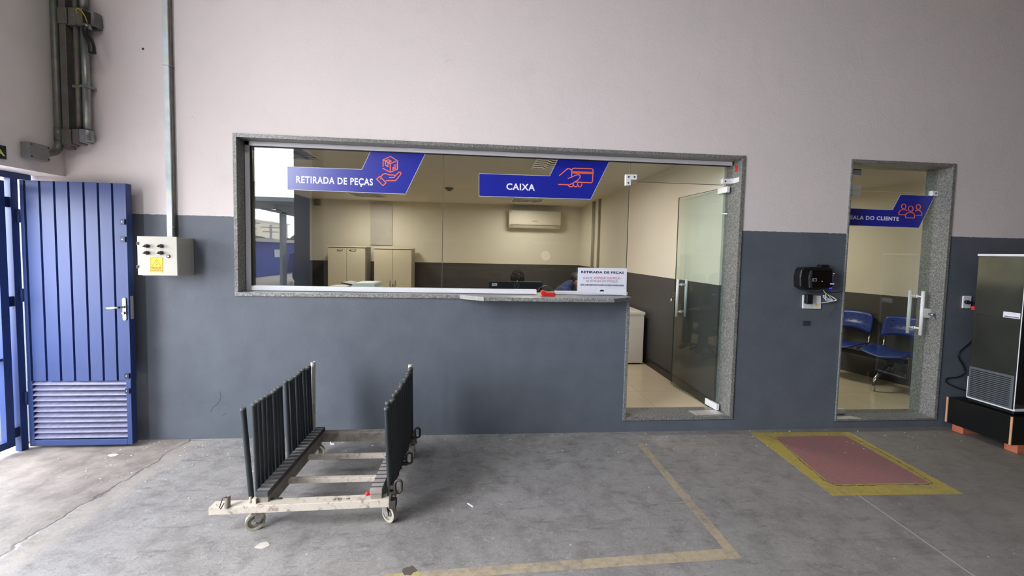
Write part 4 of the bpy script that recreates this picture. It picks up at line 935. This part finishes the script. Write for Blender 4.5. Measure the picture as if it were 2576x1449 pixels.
m = MB(); q0, q1 = ZO(418, 1292), ZO(550, 1210); m.box(q0[0], q1[0], -.01, 0, q0[1], q1[1]); one('blank_cover', m, mat('dark_grey_cover', (52, 58, 66), .5), 'small dark blank cover plate below the double outlet', 'cover plate', (3.03, 0, 1.0), .002)
t_ = thing('wall_outlet', 'white single wall outlet right of the closed glass door', 'outlet', (4.66, 0, 1.2))
q0, q1 = W(2418, 775), W(2441, 744); m = MB(); m.box(q0[0], q1[0], -.012, 0, q0[1], q1[1]); obj('plate', m, WHITE, t_, .003)
q = W(2432, 760, -.02); m = MB(); m.cyl((q[0], -.012, q[1]), (q[0]+.0, -.035, q[1]), .018, 16); m.tube([(q[0], -.03, q[1]), (q[0]+.03, -.035, q[1]-.002), (q[0]+.07, -.03, q[1]-.005)], [.012, .009, .004], 10)
one('black_plug', m, BLACK, 'black plug in the single outlet right of the closed glass door', 'plug', (q[0], -.012, q[1]))
q = W(2462, 776, -.09); m = MB(); m.box(q[0]-.03, q[0]+.03, -.13, -.05, q[1]-.02, q[1]+.018); one('red_adapter', m, mat('red_adapter', (240, 50, 50), .35), 'small red plug adapter on the cord beside the display fridge', 'adapter', (q[0], -.09, q[1]), .006)
cable('black_cord', [(*[W(2469, 788, -.1)[0]], -.1, W(2469, 788, -.1)[1])]+[(W(x, y, -.1)[0], -.1, W(x, y, -.1)[1]) for x, y in ((2472, 800), (2470, 818), (2456, 832), (2456, 850), (2455, 875))], .004, BLACK, 'black cord from the red adapter down the side of the display fridge')
cable('black_cord', [(W(x, y, -.015)[0], -.015, W(x, y, -.015)[1]) for x, y in ((2450, 848), (2440, 862), (2414, 885), (2412, 900), (2424, 922), (2424, 940), (2410, 948), (2380, 953), (2385, 965), (2415, 978), (2440, 985))], .0045, BLACK, 'black cord looping low on the wall behind the display fridge')
m = MB(); q = W(360, 123); m.cyl((q[0], -.004, q[1]), (q[0], 0, q[1]), .008, 12); one('wall_plug', m, BLACKM, 'small dark wall anchor left of the cable channel', 'anchor', (q[0], 0, q[1]))

# ------------------------------------------------------------------ display fridge, base, bricks
t_ = thing('display_fridge', 'stainless and glass display fridge standing on a black base at the right edge', 'fridge', (4.85, -.32, .35))
FY0, FY1, FZ0, FZ1, FX0, FX1 = -.49, -.15, .345, 1.665, 4.56, 5.2
m = MB(); m.box(FX0, FX1, FY0, FY1, FZ0, FZ1)
SS = mat('side_glass_steel', (128, 132, 126), .14, .9, vs=2.5, var=.18)
obj('cabinet_side', m, SS, t_, .003)
m = MB(); m.box(FX0-.006, FX1, FY0-.006, FY1+.004, FZ1, FZ1+.02); obj('top_trim', m, ALU, t_, .002)
m = MB(); m.box(FX0-.003, FX0, FY0-.003, FY0+.003, FZ0, FZ1); m.box(FX0-.004, FX1, FY0-.008, FY0, FZ0, FZ0+.02); m.box(FX0-.005, FX0, FY1-.003, FY1+.004, FZ0, FZ0+.2); m.box(FX0-.005, FX0, FY0, FY1, FZ0, FZ0+.012); obj('edge_trim', m, ALU, t_)
m = MB(); m.box(FX0-.01, FX0, FY0+.012, FY1-.006, FZ0+.012, FZ0+.30); g_ = obj('vent_grille', m, mat('grey_grille', (88, 94, 100), .5), t_, .004)
m = MB()
for k in range(15): z = FZ0+.03+k*.0172; m.box(FX0-.012, FX0-.009, FY0+.03, FY1-.022, z, z+.007)
obj('slots', m, BLACKM, g_)
m = MB(); m.box(FX0-.002, FX0-.0005, FY0+.01, FY1-.012, 1.128, 1.131); obj('panel_seam', m, BLACKM, t_)
m = MB(); m.box(FX0-.003, FX0-.0005, FY0+.012, FY0+.125, 1.135, 1.185); m.mi = 1
m.box(FX0-.0036, FX0-.0028, FY0+.018, FY0+.115, 1.14, 1.15); m.box(FX0-.0036, FX0-.0028, FY0+.04, FY0+.095, 1.172, 1.174); obj('rating_label', m, [PAPER, GREYB], t_)
m = MB(); m.box(FX0+.02, FX1-.02, FY0-.012, FY0-.006, FZ0+.06, FZ1-.04); obj('glass_front', m, mat('dark_front', (20, 18, 18), .1), t_)
m = MB(); m.box(FX0+.005, FX1, FY0+.005, FY1-.005, .315, FZ0); obj('foot_frame', m, BLACK, t_, .004)
t_ = thing('plinth_box', 'black painted board box under the display fridge, raised on bricks', 'base', (4.9, -.3, .065))
m = MB(); m.box(4.50, 5.6, -.53, -.04, .068, .31); obj('box', m, mat('black_gloss_board', (14, 15, 16), .3), t_, .002)
m = MB(); m.box(4.492, 4.501, -.052, -.038, .07, .312); m.box(4.494, 4.501, -.532, -.518, .07, .312); obj('raw_edge', m, mat('raw_board_edge', (206, 158, 120), .7), t_)
BR = m_dirty_paint('clay_brick', (186, 108, 78), (150, 84, 60), .85, sc=25)
for (bx, by, lb) in ((4.52, -.17, 'orange clay brick under the left back corner of the black base'), (4.545, -.545, 'orange clay brick under the front corner of the black base')):
    m = MB(); m.box(bx, bx+.19, by, by+.09, 0, .068); one('brick', m, BR, lb, 'brick', (bx+.09, by+.045, 0), .003)

for o in [k for k in COL.objects if k.name.startswith('black_cord')]:
    fr = bpy.data.objects['display_fridge']; o.parent = fr; o.location = o.location-fr.location; o.name = 'power_cord'
    for kk in ('label', 'category'): del o[kk]
# ------------------------------------------------------------------ cart
cart = thing('glass_rack_cart', 'cream steel rack trolley with two rows of rubber-sleeved posts on casters', 'cart', (-.92, -.77, 0))
m = MB(); m.hexa([(-1.462, -1.236, .127), (-.475, -1.212, .127), (-.475, -1.148, .127), (-1.462, -1.172, .127), (-1.462, -1.236, .170), (-.475, -1.212, .172), (-.475, -1.148, .172), (-1.462, -1.172, .170)]); fb = obj('front_beam', m, CARTP, cart, .003)
tm = text_mb('28 4', (0, 0, .10, .022), 0, .0006, .0)
for v in tm.bm.verts: v.co = (-.82+v.co.x*1.0, -1.200+v.co.z, .1718+v.co.y)
obj('scribbled_number', tm, mat('pencil_mark', (96, 84, 76), .7), fb)
m = MB(); m.box(-1.24, -.50, -.40, -.335, .14, .208); obj('rear_beam', m, CARTG, cart, .003)
m = MB(); m.box(-1.225, -.56, -.955, -.925, .135, .165); obj('cross_bar', m, CARTP, cart, .002)
m = MB(); m.box(-1.225, -.56, -.66, -.63, .135, .165); obj('cross_bar', m, CARTP, cart, .002)
for x0, x1, nm in ((-1.23, -1.165, 'l'), (-.605, -.54, 'r')):
    m = MB(); m.box(x0, x1, -1.20, -.345, .168, .205); m.box(x0+.004, x1-.004, -1.165, -.40, .12, .168); obj('side_rail', m, CARTG, cart, .003)
    m = MB(); m.box(x0-.002, x1+.002, -1.207, -.345, .205, .235)
    pad = obj('rubber_pad', m, RUBBER if nm == 'l' else mat('dusty_pale_pad', (150, 140, 134), .8, var=.1, vs=20), cart, .003)
    m = MB()
    for k in range(19):
        y = -1.19+k*.044; m.box(x0-.001, x1+.001, y, y+(.018 if nm == 'l' else .008), .2345, .2375)
    obj('pad_rib', m, mat('post_shadow_stripe', (112, 108, 106), .8) if nm == 'l' else RUBBER, pad)  # left: shadow pattern of the posts painted as grey stripes; right: dark gaps
m = MB(); m.box(-1.245, -1.225, -1.215, -1.165, .168, .2); m.cyl((-1.262, -1.2, .168), (-1.262, -1.2, .205), .007, 10); obj('corner_plate', m, CARTP, cart)
m = MB(); m.cyl((-1.17, -1.17, .172), (-1.105, -1.17, .172), .006, 10); obj('locking_rod', m, RUBBER, cart)
m = MB(); m.tube([(-1.365, -1.232, .168), (-1.362, -1.232, .235)], .014, 16, cap=False); m.tube([(-1.362, -1.232, .235), (-1.362, -1.232, .22)], [.014, .010], 16); pg = obj('stake_socket', m, CARTG, cart)
m = MB(); m.tube([(-1.36, -1.245, .235), (-1.378, -1.25, .232), (-1.395, -1.25, .18), (-1.39, -1.25, .17), (-1.374, -1.247, .20)], .0025, 8); obj('pin', m, BLACK, pg)
def post_mesh():
    m = MB(); m.tube([(0, 0, 0), (0, 0, .02), (0, 0, .50), (0, 0, .512)], [.0135, .0145, .0145, .0148], 14, cap=False)
    m.mi = 1; m.tube([(0, 0, .515), (0, 0, .535), (0, 0, .536)], [.0152, .0152, .0105], 14); m.mi = 0
    m.tube([(0, 0, .505), (0, 0, .52)], [.0145, .0158], 14, cap=False); return m
proto = obj('post', post_mesh(), [HOSE, mat('worn_rubber_cap', (66, 70, 70), .6)], cart, loc=None)
def place_post(first, x, y, z, tx, ty):
    o = proto if first else dup(proto, cart)
    o.location = Vector((x, y, z))-cart.location; o.rotation_euler = (ty, tx, 0); return o
# proto was built around the world origin: bring its mesh to its own origin
for v in proto.data.vertices: v.co += cart.location
nL = 0
for k in range(18):
    y = -1.165+.0445*k
    if k >= 9: y += .05
    if k == 0: place_post(True, -1.262, -1.185, .175, -.075, 0)
    else: place_post(False, -1.262+random.uniform(-.002, .002), y, .175+random.uniform(-.006, .008), -.03+random.uniform(-.012, .012), random.uniform(-.012, .012))
for k in range(19):
    y = -1.165+.0425*k
    place_post(False, -.503+random.uniform(-.002, .002), y, .17+random.uniform(-.01, .012), -.042+.03*min(k, 6)/6+random.uniform(-.008, .008), random.uniform(-.014, .014))
m = MB(); m.tube([(-1.262, -.32, .21), (-1.262, -.32, .735)], .0165, 18, cap=False); m.tube([(-1.262, -.32, .735), (-1.262, -.32, .70)], [.0165, .0125], 18, cap=False)
wp = obj('bare_post', m, m_dirty_paint('bare_post_paint', (196, 192, 180), (140, 136, 126), .5, sc=20), cart); wp['label'] = 'bare cream steel post'
m = MB(); m.box(-1.249, -1.244, -.327, -.313, .66, .69); obj('post_sticker', m, PAPER, wp)
m = MB(); m.tube([(-.53, -.32, .2), (-.53, -.32, .712)], .0155, 16); obj('bare_post', m, _mc.get('x') or wp.data.materials[0], cart)
# strap rings on the right side
for (y, z) in ((-1.17, .225), (-.80, .205), (-.43, .215)):
    m = MB(); pts = [(-.475+.022+.019*math.cos(R(a)), y, z+(.018 if math.sin(R(a)) >= 0 else -.018)+.019*math.sin(R(a))) for a in range(0, 360, 20)]
    m.tube(pts, .0075, 10, closed=True); m.box(-.50, -.462, y-.012, y+.012, z-.045, z-.028); m.box(-.50, -.47, y-.012, y+.012, z-.01, z+.01); obj('strap_ring', m, mat('rusty_steel', (74, 68, 62), .6, .3), cart)
m = MB(); m.box(-.495, -.455, -1.235, -1.19, .13, .175); m.prism([(-1.235, .175), (-1.19, .175), (-1.2, .21), (-1.235, .2)], -.495, -.48, 'yz'); obj('ratchet', m, _mc['rusty_steel'], cart, .004)
m = MB(); m.sph((-.625, -1.19, .198), .013, (1, .8, .9)); m.box(-.62, -.603, -1.195, -1.185, .19, .205); obj('red_cap', m, RED, cart)
# casters
def caster(loc, rz, parent, with_plate=True):
    M_ = Matrix.Rotation(rz, 3, 'Z')
    def T(x, y, z): return tuple(Vector(loc)+M_ @ Vector((x, y, z)))
    m = MB(); m.rbox(T(-.005, 0, .1145), (.045, .038, .003), (0, 0, rz)); m.cyl(T(-.01, 0, .098), T(-.01, 0, .112), .028, 18)
    for s_ in (-1, 1):
        v = [T(-.036, s_*.021, .10), T(.018, s_*.021, .10), T(.035, s_*.021, .048), T(.021, s_*.021, .035), T(.006, s_*.021, .042)]
        w_ = [T(-.036, s_*.024, .10), T(.018, s_*.024, .10), T(.035, s_*.024, .048), T(.021, s_*.024, .035), T(.006, s_*.024, .042)]
        A = [m.bm.verts.new(p) for p in v]; B = [m.bm.verts.new(p) for p in w_]; fs = [m.bm.faces.new(A), m.bm.faces.new(B[::-1])]
        for i in range(5): fs.append(m.bm.faces.new((A[i], B[i], B[(i+1) % 5], A[(i+1) % 5])))
        m._faces(fs)
    m.rbox(T(-.01, 0, .1), (.03, .024, .003), (0, 0, rz)); m.cyl(T(.022, -.03, .05), T(.022, .03, .05), .007, 10)
    fk = obj('caster', m, FORK, parent)
    m = MB(); m.ring(T(.022, -.016, .05), T(.022, .016, .05), .05, .036, 32); m.ring(T(.022, -.014, .05), T(.022, .014, .05), .018, .006, 20); m.ring(T(.022, -.004, .05), T(.022, .004, .05), .037, .017, 28)
    obj('wheel', m, WHEEL, fk, .002); return fk
caster((-1.228, -1.168, 0), R(205), cart); caster((-.525, -1.132, 0), R(-35), cart)
for x, y in ((-1.228, -1.168), (-.525, -1.132)): obj('caster_block', MB().box(x-.045, x+.045, y-.04, y+.04, .117, .13), CARTG, cart)
for (x, y, a) in ((-1.235, -.37, 20), (-.505, -.36, -80)):
    caster((x, y, 0), R(a), cart); obj('caster_block', MB().box(x-.04, x+.03, y-.035, y+.035, .117, .14), CARTG, cart)

# ------------------------------------------------------------------ floor markings and debris
RP = m_worn_paint('worn_red_paint', (158, 108, 108), (134, 116, 110), .50, 8); YP = m_worn_paint('worn_yellow_paint', (174, 156, 78), (140, 128, 98), .50, 9); TP = m_worn_paint('faded_tape_paint', (172, 156, 132), (136, 128, 118), .46, 12)
def floor_poly(name, pts, z, mt, label, cat='floor marking'):
    m = MB(); m.prism(pts, .0002, z, 'xy'); return one(name, m, mt, label, cat, (pts[0][0], pts[0][1], 0))
inn = [(2.675, -.15), (3.345, -.16), (3.285, -.925), (2.525, -.905)]; outp = [(2.50, -.06), (3.46, -.08), (3.375, -1.066), (2.42, -1.037)]
mk = thing('hydrant_floor_marking', 'worn red floor rectangle with a yellow painted border in front of the closed glass door', 'floor marking', (2.95, -.55, 0))
m = MB(); m.prism(inn, .0003, .0013, 'xy'); obj('red_field', m, RP, mk)
m = MB()
for i in range(4): m.prism([outp[i], outp[(i+1) % 4], inn[(i+1) % 4], inn[i]], .0003, .0011, 'xy')
obj('yellow_border', m, YP, mk)
m = MB()
pts = [(2.60, -.10), (2.66, -.22), (2.60, -.45), (2.56, -.62), (2.52, -.86), (2.555, -.925), (2.8, -.93), (3.05, -.935), (3.25, -.94), (3.30, -.93), (3.33, -.80), (3.37, -.6), (3.385, -.35), (3.40, -.17)]
for i in range(len(pts)-1):
    a, c = Vector(pts[i]), Vector(pts[i+1]); n = 5
    for k in range(n):
        p = a.lerp(c, k/n); q = a.lerp(c, (k+1)/n); jj = Vector((random.uniform(-.004, .004), random.uniform(-.004, .004))); m.beam((p.x+jj.x, p.y+jj.y, .0012), (q.x+jj.x, q.y+jj.y, .0012), random.uniform(.003, .010), .0012)
obj('dirty_seam', m, mat('seam_dirt', (96, 78, 62), .8), mk)
la = [G(1598, 1118), G(1624, 1114), G(1850, 1392), G(1812, 1385)]
floor_poly('floor_line', [(1.362, -.235), (1.418, -.225), (1.425, -1.50), (1.368, -1.48)], .001, TP, 'faded tan floor line running away from the wall beside the glass doorway')
floor_poly('floor_line', [(1.425, -1.50), (1.425, -1.555), (-.262, -1.60), (-.262, -1.545), (1.368, -1.48)], .001, TP, 'faded tan floor line running along the bottom of the picture')
floor_poly('floor_line', [(-.262, -1.548), (-.262, -1.60), (-.85, -1.62), (-.85, -1.575)], .001, m_worn_paint('faint_yellow_paint', (170, 156, 108), (138, 128, 112), .46, 12), 'worn yellow stretch of floor line at the bottom of the picture')
def flake(x, y, r, label, name='paint_flake', mt=None, n=9, sx=1):
    c = G(x, y); m = MB(); m.prism([(c[0]+sx*r*random.uniform(.6, 1.1)*math.cos(2*math.pi*k/n), c[1]+r*random.uniform(.6, 1.1)*math.sin(2*math.pi*k/n)) for k in range(n)], .0002, .0016, 'xy'); one(name, m, mt or mat('pale_flake', (190, 184, 176), .8), label, 'debris', (c[0], c[1], 0))
flake(660, 1373, .03, 'pale irregular flake on the floor in front of the left front caster', sx=1.6)
flake(285, 1145, .025, 'white paint flake on the floor near the blue steel door', sx=1.5, mt=mat('white_flake', (218, 214, 208), .8))
flake(1218, 1182, .02, 'tan round spot of filler on the floor right of the cart', sx=1.2, mt=mat('tan_flake', (160, 148, 140), .8))
flake(1728, 1248, .03, 'tan scrap stuck on the diagonal floor line', sx=1.2, mt=mat('tan_flake', (160, 148, 140), .8))
c = G(1183, 1271); m = MB(); m.rbox((c[0], c[1], .002), (.028, .0045, .0015), (0, 0, R(-48))); one('paper_scrap', m, PAPER, 'small white stick of paper on the floor right of the cart', 'debris', (c[0], c[1], 0))
c = G(835, 1118); m = MB(); m.prism([(c[0]-.012, .0005), (c[0]+.02, .0005), (c[0]+.02, .008), (c[0]-.004, .01), (c[0]-.006, .03), (c[0]-.012, .03)], c[1]-.004, c[1]+.004); one('paper_scrap', m, PAPER, 'tiny white scrap on the floor under the cart rear beam', 'debris', (c[0], c[1], 0))
flake(1030, 1436, .035, 'dark oil stain on the yellow floor line at the bottom', name='oil_stain', mt=mat('oil_stain', (88, 80, 70), .5), n=14)
m = MB()
for k in range(200):
    if k < 110: x = random.uniform(-2.9, -1.4); y = random.triangular(-.9, -.01, -.06)
    else: x = random.uniform(-1.4, 4.4); y = random.triangular(-.5, -.01, -.03)
    r = random.uniform(.002, .0065); nn = 5; a0 = random.uniform(0, 6)
    m.prism([(x+r*random.uniform(.5, 1.3)*math.cos(a0+2*math.pi*j/nn), y+r*random.uniform(.5, 1.1)*math.sin(a0+2*math.pi*j/nn)) for j in range(nn)], .0004, .0014+random.random()*.003, 'xy')
o = one('wall_paint_chips', m, mat('white_flake', (218, 214, 208)), 'scattered white paint chips on the floor along the foot of the wall', 'debris', (-1, -.1, 0)); o['kind'] = 'stuff'

# ------------------------------------------------------------------ hall behind the camera (seen as reflections in the glass)
def rack(x, y, label, lv=4, wd=2.6, col=(150, 128, 100)):
    t_ = thing('storage_rack', label, 'rack', (x, y, 0)); h = 4.2
    for sx in (0, wd):
        for sy in (0, .9): obj('upright', MB().box(x+sx-.05, x+sx+.05, y+sy-.05, y+sy+.05, 0, h), mat('rack_orange', (150, 120, 90), .5), t_)
    for k in range(lv):
        z = .9+k*1.05; obj('shelf', MB().box(x-.05, x+wd+.05, y-.05, y+.95, z, z+.09), mat('rack_beam', (196, 176, 140), .5), t_)
rack(-2.2, -13.2, 'tall storage rack at the back of the hall, left one'); rack(2.0, -13.2, 'tall storage rack at the back of the hall, right one')
t_ = thing('workbench', 'long wooden workbench with drawers at the back of the hall', 'workbench', (1, -11.5, 0))
obj('top', MB().box(-2.2, 2.6, -12, -11.2, .84, .90), mat('bench_wood', (150, 122, 92), .5), t_)
for x in (-2, 2.4): obj('leg', MB().box(x, x+.1, -11.9, -11.3, 0, .84), GREYB, t_)
for x in (-1.6, -.4, .8): obj('drawer', MB().box(x, x+.8, -11.22, -11.18, .66, .82), mat('bench_wood', (150, 122, 92)), t_)
# ------------------------------------------------------------------ yard outside
b = MB(); b.box(-90, -3.5, -110, 40, -.25, -.02); struct('ground_yard', b, mat('yard_concrete', (178, 170, 162), .8, vs=.6, var=.08))
t_ = thing('yard_canopy', 'grey steel canopy roof on a square column in the yard, seen reflected', 'canopy', (-8, -13.8, 0))
CG = mat('canopy_grey', (112, 122, 132), .5); CD = mat('canopy_dark', (72, 84, 96), .5)
obj('column', MB().box(-8.05, -7.95, -13.98, -13.60, 0, 3.05), CG, t_)
m = MB(); m.hexa([(-11.5, -11.4, 3.20), (-4.5, -11.4, 3.20), (-4.5, -16.5, 3.35), (-11.5, -16.5, 3.35), (-11.5, -11.4, 3.34), (-4.5, -11.4, 3.34), (-4.5, -16.5, 3.86), (-11.5, -16.5, 3.86)]); obj('roof_sheet', m, CG, t_)
m = MB()
for x in (-8.0,):
    m.beam((x, -12.2, 3.0), (x, -16.4, 2.95), .10, .07); m.beam((x, -12.2, 3.3), (x, -12.2, 3.0), .07, .07)
    m.prism([(-13.3, 3.04), (-13.1, 3.30), (-16.4, 3.62), (-16.4, 2.98)], x-.04, x+.04, 'yz')
obj('truss', m, CD, t_)
def bld(name, label, x0, x1, y0, y1, h, c1, roofc=(150, 150, 152), wins=()):
    t_ = thing(name, label, 'building', ((x0+x1)/2, (y0+y1)/2, 0)); obj('walls', MB().box(x0, x1, y0, y1, -.02, h), mat('b_'+label[:12].replace(' ', '_'), c1, .7), t_)
    obj('roof', MB().box(x0-.3, x1+.3, y0-.3, y1+.3, h, h+.18), mat('roof_%d' % roofc[0], roofc, .6), t_)
    for (wy, wz, ww, wh) in wins: obj('window', MB().box(x1-.01, x1+.03, wy, wy+ww, wz, wz+wh), mat('pale_grille', (170, 176, 190), .5), t_)
bld('yard_building', 'long blue workshop building across the yard, seen reflected', -17.5, -11.6, -26, -17.6, 1.85, (42, 62, 140), wins=[(-21.5, 1.0, .9, .45), (-24, 1.0, .9, .45)])
bld('yard_shed', 'lower blue shed with grey gate across the yard', -16.5, -12.8, -16.9, -15.2, 1.7, (48, 66, 130), (170, 176, 190))
bld('far_building', 'pale distant factory building above the blue workshop', -60, -35, -75, -56, 5.6, (214, 208, 196), (225, 225, 225))
for (x, y, h, k) in ((-20, -33.5, 3.9, 1), (-24, -46.0, 4.1, 2)):
    t_ = thing('utility_pole', ('nearer' if k == 1 else 'farther')+' utility pole with crossarm behind the blue workshop', 'utility pole', (x, y, 0))
    obj('pole', MB().cyl((x, y, 0), (x, y, h), .13, 10), GREYB, t_); m = MB(); m.beam((x-.9, y+.5, h-.3), (x+.9, y-.5, h-.3), .1, .1); m.beam((x-.7, y+.4, h-.8), (x+.7, y-.4, h-.8), .1, .1); obj('crossarm', m, GREYB, t_)
m = MB()
for k in range(70): m.sph((-24+random.uniform(-5, 5), -52+random.uniform(-3, 3), 1.4+random.uniform(-1.2, 1.0)), random.uniform(.6, 1.0), (1, 1, .8), 8)
o = one('tree_line', m, mat('dark_foliage', (70, 92, 66), .8, vs=3, var=.4), 'dark green bushes far across the yard', 'trees', (-24, -52, 0)); o['kind'] = 'stuff'
t_ = thing('car', 'dark blue car parked by the canopy column, seen reflected', 'car', (-7, -13, 0))
m = MB(); m.prism([(-7.6, .35), (-5.2, .35), (-5.1, .7), (-5.5, .95), (-6.3, 1.0), (-6.8, 1.45), (-7.9, 1.5), (-8.6, 1.3), (-8.7, .5)], -17.2, -15.6); obj('body', m, mat('car_blue', (36, 46, 110), .2), t_, .08, 3)
for x in (-5.7, -8.1):
    for y in (-15.65, -17.1): obj('wheel', MB().cyl((x, y-.1, .33), (x, y+.1, .33), .33, 20), BLACKM, t_)
